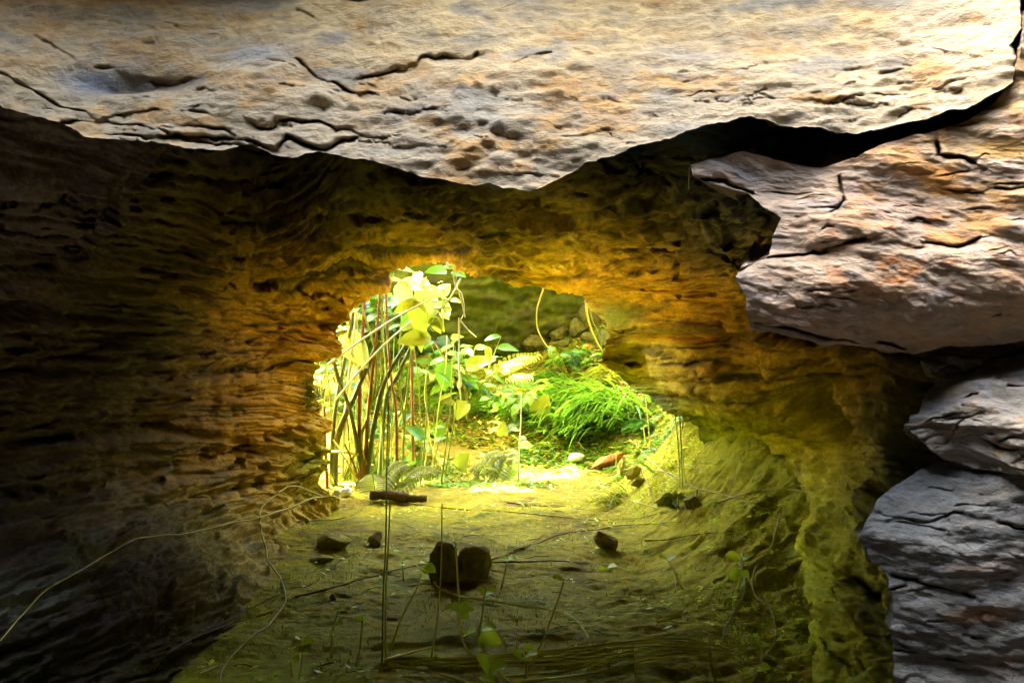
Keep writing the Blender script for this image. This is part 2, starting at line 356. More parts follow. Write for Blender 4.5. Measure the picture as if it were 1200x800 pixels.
wcr += rand_cracks(2, 60, (200, 800, 185, 268), 130, lambda x, y: 0.02, 2.0, .06, 0)
wcr += rand_cracks(3, 80, (-20, 370, 200, 600), 200, lambda x, y: (400-y)/(560-x)*.45, 1.7, .05, 8)
wcr += rand_cracks(4, 50, (730, 1060, 290, 440), 120, lambda x, y: .03, 1.6, .045, 5)
wcr += rand_cracks(5, 34, (770, 910, 205, 300), 90, lambda x, y: .4, 1.6, .04, 6)
wcr += rand_cracks(6, 40, (890, 1040, 520, 800), 30, lambda x, y: 1.0, 2.2, .05, 5)
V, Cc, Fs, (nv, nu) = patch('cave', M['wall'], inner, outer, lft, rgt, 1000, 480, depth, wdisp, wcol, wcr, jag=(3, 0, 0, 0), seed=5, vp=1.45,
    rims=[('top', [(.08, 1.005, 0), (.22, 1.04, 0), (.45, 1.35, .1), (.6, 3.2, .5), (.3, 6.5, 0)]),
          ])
body = Fs[0].reshape(nv-1, nu-1, 4)
cuts = [0, int(nu*.36), int(nu*.80), nu-1]
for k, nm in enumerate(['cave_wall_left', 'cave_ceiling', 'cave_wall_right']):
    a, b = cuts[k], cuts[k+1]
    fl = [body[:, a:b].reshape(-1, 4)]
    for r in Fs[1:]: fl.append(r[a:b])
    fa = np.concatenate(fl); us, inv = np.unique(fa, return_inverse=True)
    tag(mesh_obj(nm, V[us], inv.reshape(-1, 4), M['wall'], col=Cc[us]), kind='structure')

# ------------------------------------------------------------------ pale roof slab
top = [(-500, -420), (300, -420), (900, -420), (1500, -420)]
bot = [(-300, 60), (-120, 85), (0, 120), (35, 130), (70, 140), (100, 158), (140, 162), (180, 166), (215, 172), (250, 173), (290, 170), (320, 180), (345, 182), (380, 176), (412, 184), (450, 192), (490, 203), (520, 210), (555, 217), (575, 214), (590, 222), (625, 223), (655, 210), (690, 190), (722, 184), (765, 170), (800, 158), (850, 145), (875, 140), (900, 143), (930, 152), (975, 154), (1005, 156), (1040, 148), (1090, 138), (1120, 128), (1165, 110), (1187, 96)]
left = [(-500, -420), (-400, -150), (-300, 60)]
right = [(1500, -420), (1260, -150), (1195, -10), (1197, 35), (1180, 60), (1187, 74), (1187, 96)]
sdep = [(-300, 60, 1.75), (0, 120, 1.62), (300, 175, 1.52), (600, 220, 1.43), (720, 185, 1.43), (900, 143, 1.42), (1010, 155, 1.38), (1187, 96, 1.30),
        (0, 60, 1.67), (300, 120, 1.54), (600, 150, 1.44), (900, 100, 1.43), (1100, 90, 1.36), (1180, 60, 1.33),
        (0, 0, 1.78), (300, 0, 1.68), (300, 50, 1.6), (600, 60, 1.50), (600, 0, 1.58), (900, 40, 1.49), (900, 0, 1.54), (1150, 10, 1.41),
        (-400, -150, 2.1), (300, -150, 1.92), (900, -150, 1.80), (1300, -150, 1.65), (-500, -420, 2.4), (300, -420, 2.2), (900, -420, 2.1), (1500, -420, 1.95)]
scr = [([(0, 82), (30, 99), (67, 120), (97, 127), (109, 137), (131, 129), (184, 129)], 1.6, .03, 8),
       ([(86, 77), (127, 77), (161, 84), (195, 90), (221, 88)], 2, .02, 14), ([(22, 36), (56, 52), (86, 69)], 2.5, .018, 10),
       ([(349, 71), (369, 90), (394, 98), (420, 111), (437, 109)], 1.7, .035, 8),
       ([(422, 92), (449, 88), (475, 81), (490, 77), (494, 71), (524, 69), (546, 71), (561, 67)], 1.7, .035, 8),
       ([(599, 77), (621, 68), (644, 67)], 1.4, .02, 5), ([(659, 163), (685, 161), (711, 156)], 1.3, .015, 4),
       ([(292, 141), (300, 148), (319, 148), (326, 139), (352, 142), (375, 141), (394, 150), (405, 148)], 1.6, .035, 6),
       ([(206, 161), (232, 161), (262, 161), (285, 163), (322, 176), (337, 160), (356, 169), (382, 174), (397, 165), (416, 161)], 2.4, .06, 5),
       ([(71, 140), (120, 137), (170, 147), (200, 158)], 1.5, .03, 5), ([(214, 133), (244, 135)], 1.5, .02, 4), ([(120, 152), (170, 160), (250, 167), (300, 172)], 1.5, .04, 4), ([(218, 148), (262, 150), (275, 158)], 1.5, .03, 4),
       ([(347, 13), (371, 24)], 1.5, .015, 5), ([(397, 3), (424, 6), (443, 0)], 1.6, .03, 7), ([(251, 19), (270, 32), (279, 39)], 1.6, .012, 10),
       ([(1031, 84), (1058, 79)], 2.5, .014, 0), ([(1027, 109), (1069, 109), (1125, 101)], 1.1, .01, 4), ([(1031, 34), (1072, 49), (1140, 67)], 2.0, .012, 14), ([(840, 120), (900, 117), (980, 122), (1040, 122)], 1.1, .008, 4),
       ([(440, 128), (480, 134), (530, 128)], 1.1, .01, 6), ([(460, 172), (495, 170)], 1.3, .014, 5), ([(590, 207), (620, 204), (655, 208)], 1.4, .015, 5), ([(575, 212), (585, 222)], 1.3, .02, 0), ([(405, 148), (425, 158), (470, 160)], 1.1, .012, 4), ([(800, 95), (835, 88)], 1.2, .006, 4), ([(420, 165), (455, 166)], 1.2, .016, 4), ([(110, 22), (180, 35), (186, 52), (140, 54)], 1.5, .008, 0), ([(190, 30), (255, 40), (240, 55), (200, 53)], 1.5, .008, 0)]
scr = [(pl_, w_*.85, d_*.6, t_) for pl_, w_, d_, t_ in scr]
scr += rand_cracks(7, 70, (0, 760, 95, 215), 22, lambda x, y: .1, .8, .006, 3)
scr += rand_cracks(8, 50, (760, 1180, 70, 150), 28, lambda x, y: -.16, .8, .004, 3)
scr += rand_cracks(9, 30, (0, 1180, 0, 95), 26, lambda x, y: .05, .9, .003, 4)
lumps = [(542, 101, 8, .014), (561, 99, 7, .016), (580, 103, 6, .012), (540, 141, 14, .02), (584, 150, 8, .018), (599, 154, 9, .018), (572, 165, 8, .018), (546, 186, 12, .02), (589, 186, 13, .016), (566, 143, 6, .012), (375, 114, 13, .016), (414, 122, 6, .012), (514, 139, 7, .01), (540, 113, 8, .012), (653, 110, 8, .008), (625, 95, 7, .008)]
def sdisp(p, q):
    d = .028*fbm(p*np.array([2.2, 2, 4]), 3, 130) + .008*fbm(np.stack([p[:, 0]*6+p[:, 2]*5, p[:, 1]*3, p[:, 2]*20], 1), 5, 133, .6)
    d += .010*fbm(np.stack([p[:, 0]*18, p[:, 1]*10, p[:, 2]*50], 1), 4, 137, .6)
    low = sm(60, 150, q[:, 1])*sm(760, 640, q[:, 0])
    d += low*(.0045*np.tanh(3*fbm(np.stack([p[:, 0]*11, p[:, 1]*5, p[:, 2]*22], 1), 3, 141)))
    d += sm(900, 1000, q[:, 0])*sm(60, 110, q[:, 1])*.006*fbm(np.stack([p[:, 0]*30-p[:, 2]*25, p[:, 1]*5, p[:, 2]*70], 1), 3, 143)
    for x, y, r, a in lumps:
        v = q[:, 1]-y; dx = q[:, 0]-x
        rr = np.sqrt(dx*dx+np.where(v > 0, v*1.5, v*.8)**2)/r
        a = a*.5; d += a*np.exp(-rr**2.4) - .6*a*np.exp(-(dx/r)**2-((v-r*.85)/(r*.35))**2)
    d -= .03*np.exp(-((q[:, 0]-150)/70)**2-((q[:, 1]-92)/10)**2)
    return d
def scol(p, q):
    nA = fbm(np.stack([q[:, 0]/190, q[:, 1]/75, q[:, 0]*0], 1), 4, 150); nB = fbm(np.stack([q[:, 0]/60, q[:, 1]/24, q[:, 0]*0], 1), 5, 155, .6)
    c = np.tile(np.array([.45, .375, .28]), (len(q), 1))
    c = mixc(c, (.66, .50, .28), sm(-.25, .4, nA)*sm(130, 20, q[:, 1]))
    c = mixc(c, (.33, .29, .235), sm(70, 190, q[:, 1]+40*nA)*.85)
    c = mixc(c, (.46, .26, .08), sm(.0, .5, nB)*.7)
    c = mixc(c, (.24, .22, .20), sm(.05, .5, fbm(np.stack([q[:, 0]/45, q[:, 1]/16, q[:, 0]*0], 1), 5, 167, .62))*.55)
    c = mixc(c, (.27, .265, .26), sm(.2, .55, fbm(np.stack([q[:, 0]/80, q[:, 1]/22, q[:, 0]*0], 1), 4, 158))*.7)
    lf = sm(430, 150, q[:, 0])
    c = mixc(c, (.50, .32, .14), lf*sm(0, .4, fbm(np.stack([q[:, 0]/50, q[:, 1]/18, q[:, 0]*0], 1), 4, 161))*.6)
    bl = np.exp(-((q[:, 0]-105)/38)**2-((q[:, 1]-90)/12)**2)+.6*np.exp(-((q[:, 0]-305)/45)**2-((q[:, 1]-62)/12)**2)+.4*np.exp(-((q[:, 0]-800)/50)**2-((q[:, 1]-62)/12)**2)
    c = mixc(c, (.22, .28, .42), np.clip(bl, 0, 1)*.8)
    dk = np.exp(-((q[:, 0]-180)/55)**2-((q[:, 1]-94)/9)**2)+.7*np.exp(-((q[:, 0]-1045)/16)**2-((q[:, 1]-82)/5)**2)
    c = mixc(c, (.10, .10, .13), np.clip(dk, 0, 1)*.8)
    fl = fbm(np.stack([q[:, 0]/14, q[:, 1]/6, q[:, 0]*0], 1), 4, 165, .6)
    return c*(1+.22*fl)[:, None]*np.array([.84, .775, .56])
def rock_thing(name, label, cat, *a, **k):
    V, Cc, Fs, _ = patch(name, *a, **k)
    o = mesh_obj(name, V, np.concatenate(Fs), a[0], col=Cc); tag(o, label, cat); return o
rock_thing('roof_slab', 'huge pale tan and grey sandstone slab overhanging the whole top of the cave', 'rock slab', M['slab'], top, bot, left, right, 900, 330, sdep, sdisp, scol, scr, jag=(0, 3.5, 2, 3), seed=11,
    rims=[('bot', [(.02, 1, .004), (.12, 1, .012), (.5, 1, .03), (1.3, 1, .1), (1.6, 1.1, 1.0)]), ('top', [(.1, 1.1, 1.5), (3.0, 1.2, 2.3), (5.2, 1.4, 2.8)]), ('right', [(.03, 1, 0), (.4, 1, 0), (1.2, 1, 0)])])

# ------------------------------------------------------------------ right-hand boulders
def edisp(seed, amp=1.0, tilt=0.0):
    def f(p, q):
        a = p[:, 2]+tilt*p[:, 0]
        d = .03*fbm(p*3, 3, seed) + .018*fbm(np.stack([p[:, 0]*5, p[:, 1]*5, a*16], 1), 5, seed+3, .6)
        d += .006*np.tanh(4*fbm(np.stack([p[:, 0]*8, p[:, 1]*8, a*20], 1), 3, seed+7)) + .006*fbm(np.stack([p[:, 0]*25, p[:, 1]*20, a*45], 1), 4, seed+9, .6)
        return d*amp
    return f
def ecol(c0, spots, seed):
    def f(p, q):
        c = np.tile(np.array(c0), (len(q), 1))
        for k, (cc, lo, hi, sx, sy, am, mx, my, mr) in enumerate(spots):
            n = fbm(np.stack([q[:, 0]/sx, q[:, 1]/sy, q[:, 0]*0], 1), 5, seed+k*5, .6)
            m = 1 if mr is None else np.exp(-((q[:, 0]-mx)/mr[0])**2-((q[:, 1]-my)/mr[1])**2)
            c = mixc(c, cc, sm(lo, hi, n)*am*m)
        return c*(1+.28*fbm(np.stack([q[:, 0]/12, q[:, 1]/6, q[:, 0]*0], 1), 4, seed+60, .6))[:, None]*np.array([.82, .78, .63])
    return f
RIM = [(.015, .992, 0), (.07, .985, 0), (.25, .97, 0), (.9, .95, 0)]
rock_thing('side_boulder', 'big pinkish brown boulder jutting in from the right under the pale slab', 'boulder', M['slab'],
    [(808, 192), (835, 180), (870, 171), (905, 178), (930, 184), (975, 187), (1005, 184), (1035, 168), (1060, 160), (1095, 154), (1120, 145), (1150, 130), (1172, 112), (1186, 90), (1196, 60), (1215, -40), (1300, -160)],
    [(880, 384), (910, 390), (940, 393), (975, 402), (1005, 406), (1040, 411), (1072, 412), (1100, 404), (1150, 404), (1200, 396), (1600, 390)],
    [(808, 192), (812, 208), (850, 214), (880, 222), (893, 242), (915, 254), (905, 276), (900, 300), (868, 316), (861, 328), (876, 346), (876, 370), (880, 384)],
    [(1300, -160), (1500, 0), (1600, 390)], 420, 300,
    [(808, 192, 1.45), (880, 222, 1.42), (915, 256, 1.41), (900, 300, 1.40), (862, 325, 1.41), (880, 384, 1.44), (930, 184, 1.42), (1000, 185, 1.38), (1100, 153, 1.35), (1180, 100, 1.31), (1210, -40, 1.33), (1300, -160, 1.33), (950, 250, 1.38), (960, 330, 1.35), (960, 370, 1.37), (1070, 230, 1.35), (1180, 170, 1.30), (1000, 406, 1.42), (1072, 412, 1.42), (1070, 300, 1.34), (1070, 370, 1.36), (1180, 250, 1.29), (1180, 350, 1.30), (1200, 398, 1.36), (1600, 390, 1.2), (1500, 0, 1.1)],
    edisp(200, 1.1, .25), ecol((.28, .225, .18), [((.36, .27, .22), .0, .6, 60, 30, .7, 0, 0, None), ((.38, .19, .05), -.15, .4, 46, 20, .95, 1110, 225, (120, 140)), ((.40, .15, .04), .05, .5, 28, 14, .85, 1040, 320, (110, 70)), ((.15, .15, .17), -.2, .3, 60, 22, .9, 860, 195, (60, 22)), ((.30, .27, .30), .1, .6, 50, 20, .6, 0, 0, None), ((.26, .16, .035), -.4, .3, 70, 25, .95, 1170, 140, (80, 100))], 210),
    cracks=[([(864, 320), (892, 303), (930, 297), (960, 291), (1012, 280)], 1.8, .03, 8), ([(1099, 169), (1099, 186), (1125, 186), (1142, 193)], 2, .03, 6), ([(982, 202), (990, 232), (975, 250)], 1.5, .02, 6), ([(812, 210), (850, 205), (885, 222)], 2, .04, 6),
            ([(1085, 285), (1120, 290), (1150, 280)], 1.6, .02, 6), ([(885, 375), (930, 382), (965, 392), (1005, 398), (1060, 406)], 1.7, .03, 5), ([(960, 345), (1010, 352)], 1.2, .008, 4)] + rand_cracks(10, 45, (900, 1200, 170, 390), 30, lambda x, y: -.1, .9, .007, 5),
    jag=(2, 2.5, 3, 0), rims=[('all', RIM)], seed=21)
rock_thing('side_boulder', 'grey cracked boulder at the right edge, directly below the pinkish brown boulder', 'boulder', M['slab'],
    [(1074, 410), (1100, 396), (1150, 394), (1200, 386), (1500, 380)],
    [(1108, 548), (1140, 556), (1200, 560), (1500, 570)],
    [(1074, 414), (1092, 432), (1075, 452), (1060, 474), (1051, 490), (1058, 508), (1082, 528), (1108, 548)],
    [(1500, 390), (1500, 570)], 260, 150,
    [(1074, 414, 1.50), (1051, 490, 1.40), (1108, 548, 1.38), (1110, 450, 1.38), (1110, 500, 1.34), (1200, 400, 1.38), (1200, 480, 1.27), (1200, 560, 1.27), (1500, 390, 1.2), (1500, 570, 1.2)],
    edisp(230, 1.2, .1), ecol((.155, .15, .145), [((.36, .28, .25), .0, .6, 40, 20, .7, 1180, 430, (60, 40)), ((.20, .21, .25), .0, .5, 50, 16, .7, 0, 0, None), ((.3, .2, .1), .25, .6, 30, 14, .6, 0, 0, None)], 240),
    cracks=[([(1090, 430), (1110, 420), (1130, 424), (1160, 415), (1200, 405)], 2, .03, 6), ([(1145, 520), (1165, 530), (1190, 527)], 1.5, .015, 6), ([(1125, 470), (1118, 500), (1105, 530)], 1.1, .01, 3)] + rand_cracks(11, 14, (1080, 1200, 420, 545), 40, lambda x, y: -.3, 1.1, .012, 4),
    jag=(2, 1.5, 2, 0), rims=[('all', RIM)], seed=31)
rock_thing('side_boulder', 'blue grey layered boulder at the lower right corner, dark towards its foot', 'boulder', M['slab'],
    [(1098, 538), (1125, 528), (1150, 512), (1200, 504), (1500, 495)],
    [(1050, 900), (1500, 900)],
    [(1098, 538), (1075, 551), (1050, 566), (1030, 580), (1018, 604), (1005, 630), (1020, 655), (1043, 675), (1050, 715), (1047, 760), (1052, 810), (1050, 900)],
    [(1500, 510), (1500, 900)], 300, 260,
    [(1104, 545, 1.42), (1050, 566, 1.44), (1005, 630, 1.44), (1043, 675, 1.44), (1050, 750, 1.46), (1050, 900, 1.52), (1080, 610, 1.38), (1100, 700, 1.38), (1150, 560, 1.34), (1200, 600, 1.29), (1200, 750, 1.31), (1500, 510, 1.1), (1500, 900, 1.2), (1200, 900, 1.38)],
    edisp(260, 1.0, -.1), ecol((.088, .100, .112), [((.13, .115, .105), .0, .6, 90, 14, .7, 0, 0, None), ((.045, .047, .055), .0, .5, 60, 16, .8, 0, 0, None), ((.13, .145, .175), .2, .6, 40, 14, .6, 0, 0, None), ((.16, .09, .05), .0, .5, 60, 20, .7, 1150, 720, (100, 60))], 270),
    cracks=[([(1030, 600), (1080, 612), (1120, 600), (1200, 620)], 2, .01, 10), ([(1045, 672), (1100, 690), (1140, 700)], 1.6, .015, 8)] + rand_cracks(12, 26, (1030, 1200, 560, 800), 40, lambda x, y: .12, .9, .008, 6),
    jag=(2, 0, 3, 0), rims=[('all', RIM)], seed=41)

# ------------------------------------------------------------------ cliffs beyond the opening and sky-blocking shell added behind the camera
def cliff(name, pl, z0, z1, mat, c0, seed, step=.022, amp=.18, lean=0.0, flip=False):
    pl = np.array(pl, float); L = np.sqrt((np.diff(pl, axis=0)**2).sum(1)).sum()
    nu = int(L/step); nv = int((z1-z0)/step); b = resample(pl, nu)
    t = np.gradient(b, axis=0); t /= np.linalg.norm(t, axis=1, keepdims=True); n = np.stack([t[:, 1], -t[:, 0]], 1)
    for _ in range(20): n[1:-1] = (n[:-2]+n[1:-1]+n[2:])/3
    zz = np.linspace(z0, z1, nv)
    G = np.zeros((nv, nu, 3)); G[..., 0] = b[None, :, 0]; G[..., 1] = b[None, :, 1]; G[..., 2] = zz[:, None]
    p = G.reshape(-1, 3)
    d = amp*fbm(p*np.array([.9, .9, 1.3]), 3, seed) + amp*.6*fbm(p*np.array([2, 2, 3.2]), 4, seed+4, .6, True) + amp*.3*fbm(p*np.array([6, 6, 12]), 5, seed+8, .7)
    d = d.reshape(nv, nu) + lean*(zz[:, None]-z0)
    G[..., :2] += n[None]*d[..., None]
    c = np.tile(np.array(c0), (len(p), 1))*(1+.5*fbm(p*np.array([1.5, 1.5, 5]), 5, seed+20))[:, None]
    c = mixc(c, (.03, .03, .015), sm(.05, .5, fbm(p*np.array([5, 5, 7]), 5, seed+25, .65))*.8)
    c = c*(1+.5*fbm(p*22, 3, seed+27))[:, None]
    return tag(mesh_obj(name, G.reshape(-1, 3), grid_faces(nv, nu), mat, col=c), kind='structure')
cliff('back_cliff', [(-7, 5.5), (-4.5, 8.5), (-2.2, 10.2), (-.6, 9.4), (.3, 9.6), (.62, 9.8), (.75, 10.6), (.9, 12)], -.3, 2.0, M['cliff'], (.045, .06, .005), 300, lean=.45)
cliff('back_cliff', [(.95, 12.4), (1.3, 11), (1.45, 9.7), (2.0, 8.4), (3.2, 7.2), (5, 6.3)], -.3, 2.0, M['cliff'], (.10, .10, .010), 320, lean=.1)
# ------------------------------------------------------------------ unseen leaf sheet added to block the sun, with holes for chosen spots
def leaf_mat(name, c, trans=.5, rough=.4, emis=None):
    m = bpy.data.materials.new(name); m.use_nodes = True; t = m.node_tree; N = t.nodes; L = t.links
    b = N['Principled BSDF']; b.inputs['Roughness'].default_value = rough
    b.inputs['Specular IOR Level'].default_value = .15
    n = N.new('ShaderNodeTexNoise'); n.inputs['Scale'].default_value = 25; n.inputs['Detail'].default_value = 4
    oi = N.new('ShaderNodeObjectInfo')
    ad = N.new('ShaderNodeMath'); ad.operation = 'ADD'; L.new(n.outputs[0], ad.inputs[0]); L.new(oi.outputs['Random'], ad.inputs[1])
    r = N.new('ShaderNodeMapRange'); r.inputs[1].default_value = .3; r.inputs[2].default_value = 1.7; r.inputs[3].default_value = .65; r.inputs[4].default_value = 1.35
    L.new(ad.outputs[0], r.inputs[0])
    v = N.new('ShaderNodeVectorMath'); v.operation = 'SCALE'; v.inputs[0].default_value = c; L.new(r.outputs[0], v.inputs['Scale'])
    L.new(v.outputs[0], b.inputs['Base Color'])
    if trans:
        tr = N.new('ShaderNodeBsdfTranslucent'); L.new(v.outputs[0], tr.inputs[0])
        mx = N.new('ShaderNodeMixShader'); mx.inputs[0].default_value = trans
        L.new(b.outputs[0], mx.inputs[1]); L.new(tr.outputs[0], mx.inputs[2]); L.new(mx.outputs[0], N['Material Output'].inputs[0])
    return m
M['leaf'] = leaf_mat('green_leaf', (.075, .19, .015)); M['leaf_y'] = leaf_mat('yellow_green_leaf', (.24, .27, .012), .55)
M['leaf_d'] = leaf_mat('dark_leaf', (.05, .11, .015), .4)
rng = np.random.default_rng(4)
SV = np.array(SUNV)
sunspots = [(.33, 6.35, .03, .14), (.12, 6.2, .03, .03), (.45, 6.5, .1, .06), (-.5, 6.05, 1.38, .19), (-.42, 6.1, 1.48, .06), (.05, 6.5, .3, .10), (-1.1, 6.0, 0, .10), (-2.1, 6.7, .3, .75), (-1.95, 7.6, .5, .5), (1.7, 6.6, .8, .5), (-1.15, 6.1, .9, .12), (-.75, 6.2, .08, .07), (-.2, 7.4, .7, .10), (.1, 8.0, .75, .16)]
n = 10000
pc = np.stack([rng.uniform(-4.0, .4, n), rng.uniform(6.5, 10.2, n), rng.uniform(5.2, 6.2, n)], 1)
keep = np.ones(n, bool)
for sx, sy, sz, sr in sunspots:
    v = pc-np.array([sx, sy, sz]); d = np.linalg.norm(v-(v@SV)[:, None]*SV, axis=1); keep &= d > sr+.05
pc = pc[keep]; n = len(pc)
a = rng.normal(size=(n, 3)); a[:, 2] *= .35; a /= np.linalg.norm(a, axis=1)[:, None]
b = np.cross(a, np.array([0, 0, 1])+rng.normal(size=(n, 3))*.35); b /= np.linalg.norm(b, axis=1)[:, None]
sz = rng.uniform(.05, .09, (n, 1))
V = np.stack([pc-a*sz*1.4, pc+b*sz*.6, pc+a*sz*1.4, pc-b*sz*.6], 1).reshape(-1, 3)
tag(mesh_obj('sun_blocker_leaves', V, np.arange(len(V)).reshape(-1, 4), M['leaf']), kind='stuff')

xa = np.linspace(-9, 9, 90); ya = np.linspace(1.9, 5.7, 30); X, Y = np.meshgrid(xa, ya)
V = np.stack([X, Y, 3.3+.25*np.sin(Y)], -1).reshape(-1, 3); V[:, 2] += .3*fbm(V, 3, 360)
tag(mesh_obj('sky_blocker_hill', V, grid_faces(30, 90), M['cliff'], col=np.tile(np.array([.2, .18, .06]), (len(V), 1))), kind='structure')  # unseen cover added over the tunnel to stop sky light leaking in
xa = np.linspace(-4, 4, 80); ya = np.linspace(-3, 2.2, 60); X, Y = np.meshgrid(xa, ya)
V = np.stack([X, Y, 2.12+0*Y], -1).reshape(-1, 3); V[:, 2] += .12*fbm(V*1.5, 4, 365)
fc = grid_faces(60, 80); cc = V[fc].mean(1); e = .15*fbm(cc*3, 3, 366)
fc = fc[~((cc[:, 1]+e > .55) & (cc[:, 1]+e < 1.38) & (cc[:, 0]+e > -1.6) & (cc[:, 0]+e < 1.35))]
tag(mesh_obj('sky_blocker_roof', V, fc, M['cliff'], col=np.tile(np.array([.07, .06, .05]), (len(V), 1))), kind='structure')  # added roof out of view, its hole placed to light the slab face
cliff('sky_blocker_wall', [(3.2, 3.2), (2.1, .9), (2.0, .4), (1.7, -.8), (.6, -1.3), (-.8, -1.3), (-1.9, -.8), (-2.3, .4), (-2.3, .9), (-3.4, 3.2)], -.2, 4.6, M['cliff'], (.05, .045, .04), 340, step=.06)  # dark wall added behind the camera to keep sky light off the floor
# ------------------------------------------------------------------ builders for plants, stones and twigs
bpy.context.view_layer.update(); DG = bpy.context.evaluated_depsgraph_get()
CAM = Vector((0, 0, 1))
def hit(px, py, off=0.0):
    """nearest rock or soil seen in this direction, pulled off towards the viewer"""
    d = Vector(((px-600)/F, 1, (400-py)/F)).normalized()
    ok, loc, nrm, *_ = S.ray_cast(DG, CAM, d)
    return (loc-d*off) if ok else P(px, py, 9)
def simple_mat(name, c, rough=.8, vary=.3, scale=80, bump=.4): return rock_mat(name, False, c, rough, bump, scale, vary)
M['stem_g'] = leaf_mat('green_stem', (.19, .25, .03), 0, .5); M['stem_r'] = leaf_mat('red_brown_stem', (.20, .10, .025), 0, .5)
M['stem_d'] = leaf_mat('dark_green_stem', (.10, .12, .03), 0, .5); M['stem_p'] = leaf_mat('pale_stem', (.50, .50, .26), 0, .5)
M['vine'] = leaf_mat('vine_bark', (.42, .36, .06), 0, .6); M['twig'] = simple_mat('dark_twig_bark', (.09, .06, .02)); M['straw'] = leaf_mat('straw', (.70, .70, .12), 0, .6)
M['leaf_b'] = leaf_mat('bright_leaf', (.14, .29, .012), .5, .3); M['leaf_p'] = leaf_mat('pale_leaf', (.36, .40, .07), .5); M['leaf_o'] = leaf_mat('olive_leaf', (.26, .30, .02), .4)
M['leaf_seed'] = leaf_mat('seedling_leaf', (.66, .82, .05), .5)
M['stone_d'] = simple_mat('dark_stone', (.26, .22, .08), .75, .4, 40, .9); M['stone_m'] = simple_mat('mossy_stone', (.24, .21, .03), .9, .5, 30, .9)
M['stone_b'] = simple_mat('dark_mossy_stone', (.06, .065, .012), .9, .5, 30, .9)
M['stone_w'] = simple_mat('white_stone', (.75, .73, .66), .7, .1, 30, .4); M['stone_r'] = simple_mat('red_brown_stone', (.34, .15, .04), .85, .35, 30, .8)
M['soil_c'] = simple_mat('soil_crumb', (.16, .13, .025), .9, .4, 30, .7)
M['moss'] = leaf_mat('moss', (.30, .34, .008), .2, .9)
M['stone_g'] = simple_mat('grey_green_stone', (.11, .14, .11), .85, .3, 30, .7)

def smoothpts(pts, n=6):
    pts = [Vector(p) for p in pts]
    if len(pts) < 3:
        return [pts[0].lerp(pts[-1], k/n) for k in range(n+1)]
    q = [pts[0]*2-pts[1]]+pts+[pts[-1]*2-pts[-2]]; out = []
    for i in range(1, len(q)-2):
        a, b, c, d = q[i-1:i+3]
        for k in range(n):
            t = k/n; out.append(.5*((2*b)+(c-a)*t+(2*a-5*b+4*c-d)*t*t+(3*b-a-3*c+d)*t**3))
    out.append(q[-2]); return out
def tube_geo(pts, r0, r1, sides=6, n=6, knob=0):
    sp = smoothpts(pts, n); V = []; Fc = []
    for i, p in enumerate(sp):
        t = (sp[min(i+1, len(sp)-1)]-sp[max(i-1, 0)]).normalized()
        a = t.cross(Vector((.3, 1, .2))).normalized(); b = t.cross(a)
        r = r0+(r1-r0)*i/(len(sp)-1)
        if knob: r *= 1+knob*vnoise(np.array([[p.x*60, p.y*60, p.z*60]]), 7)[0]
        for k in range(sides):
            an = 2*math.pi*k/sides; V.append(p+a*math.cos(an)*r+b*math.sin(an)*r)
    for i in range(len(sp)-1):
        for k in range(sides):
            Fc.append((i*sides+k, i*sides+(k+1) % sides, (i+1)*sides+(k+1) % sides, (i+1)*sides+k))
    return V, Fc
def tube(name, pts, r0, r1, mat, parent=None, **k):
    V, Fc = tube_geo(pts, r0, r1, **k)
    o0 = parent.location if parent else Vector(pts[0])
    o = mesh_obj(name, [v-o0 for v in V], Fc, mat, parent)
    if not parent: o.location = o0
    return o
def thing(name, loc, label, cat, group=None):
    o = bpy.data.objects.new(name, None); C.objects.link(o); o.location = Vector(loc); o.empty_display_size = .05
    tag(o, label, cat, group); return o
def blade_mesh(name, outline, fold=.12, droop=.25, n=7):
    """leaf of unit length along +x; outline(t) gives half width; folded along the midrib and drooping"""
    V = []; Fc = []
    for i in range(n+1):
        t = i/n; wv = outline(t); z = -droop*t*t
        for s in (-1, -.5, 0, .5, 1): V.append((t-.0, s*wv, z+abs(s)*wv*fold*2+.012*math.sin(9*t+s*5)))
    for i in range(n):
        for k in range(4): a = i*5+k; Fc.append((a, a+1, a+6, a+5))
    me = bpy.data.meshes.new(name); me.from_pydata(V, [], Fc); me.update()
    for p in me.polygons: p.use_smooth = True
    return me
LM = {}
def lm(kind, mat):
    key = (kind, mat)
    if key not in LM:
        if kind == 'broad': m = blade_mesh('broad_leaf', lambda t: 1.0*max(t, 0)**.55*max(0, 1-t)**.95+.008, .1, .3, 10)
        elif kind == 'heart': m = blade_mesh('heart_leaf', lambda t: 1.15*max(t, 0)**.42*max(0, 1-t)**.9+.005, .08, .2, 10)
        elif kind == 'lance': m = blade_mesh('lance_leaf', lambda t: .17*math.sin(math.pi*t**.8)**.9+.004, .2, .25, 8)
        elif kind == 'strap': m = blade_mesh('strap_leaf', lambda t: .045*(1-t**3)+.002, .3, .45, 10)
        m.materials.append(M[mat]); LM[key] = m
    return LM[key]
def leaf(parent, org, tip, kind='broad', mat='leaf', wide=1.0, nrm=None, name='leaf'):
    org = Vector(org); tip = Vector(tip); d = tip-org; L = d.length; x = d.normalized()
    n = Vector(nrm) if nrm else Vector((0, -.55, .8)); y = n.cross(x)
    if y.length < 1e-3: y = Vector((0, 1, 0))
    y.normalize(); z = x.cross(y)
    o = bpy.data.objects.new(name, lm(kind, mat)); C.objects.link(o)
    m = Matrix.Identity(4)
    for i, (v, s) in enumerate(((x, L), (y, L*wide), (z, L))):
        for r in range(3): m[r][i] = v[r]*s
    base = parent.location if parent else Vector()
    m.translation = org-base; o.matrix_basis = m; o.parent = parent; return o
R = random.Random(8)

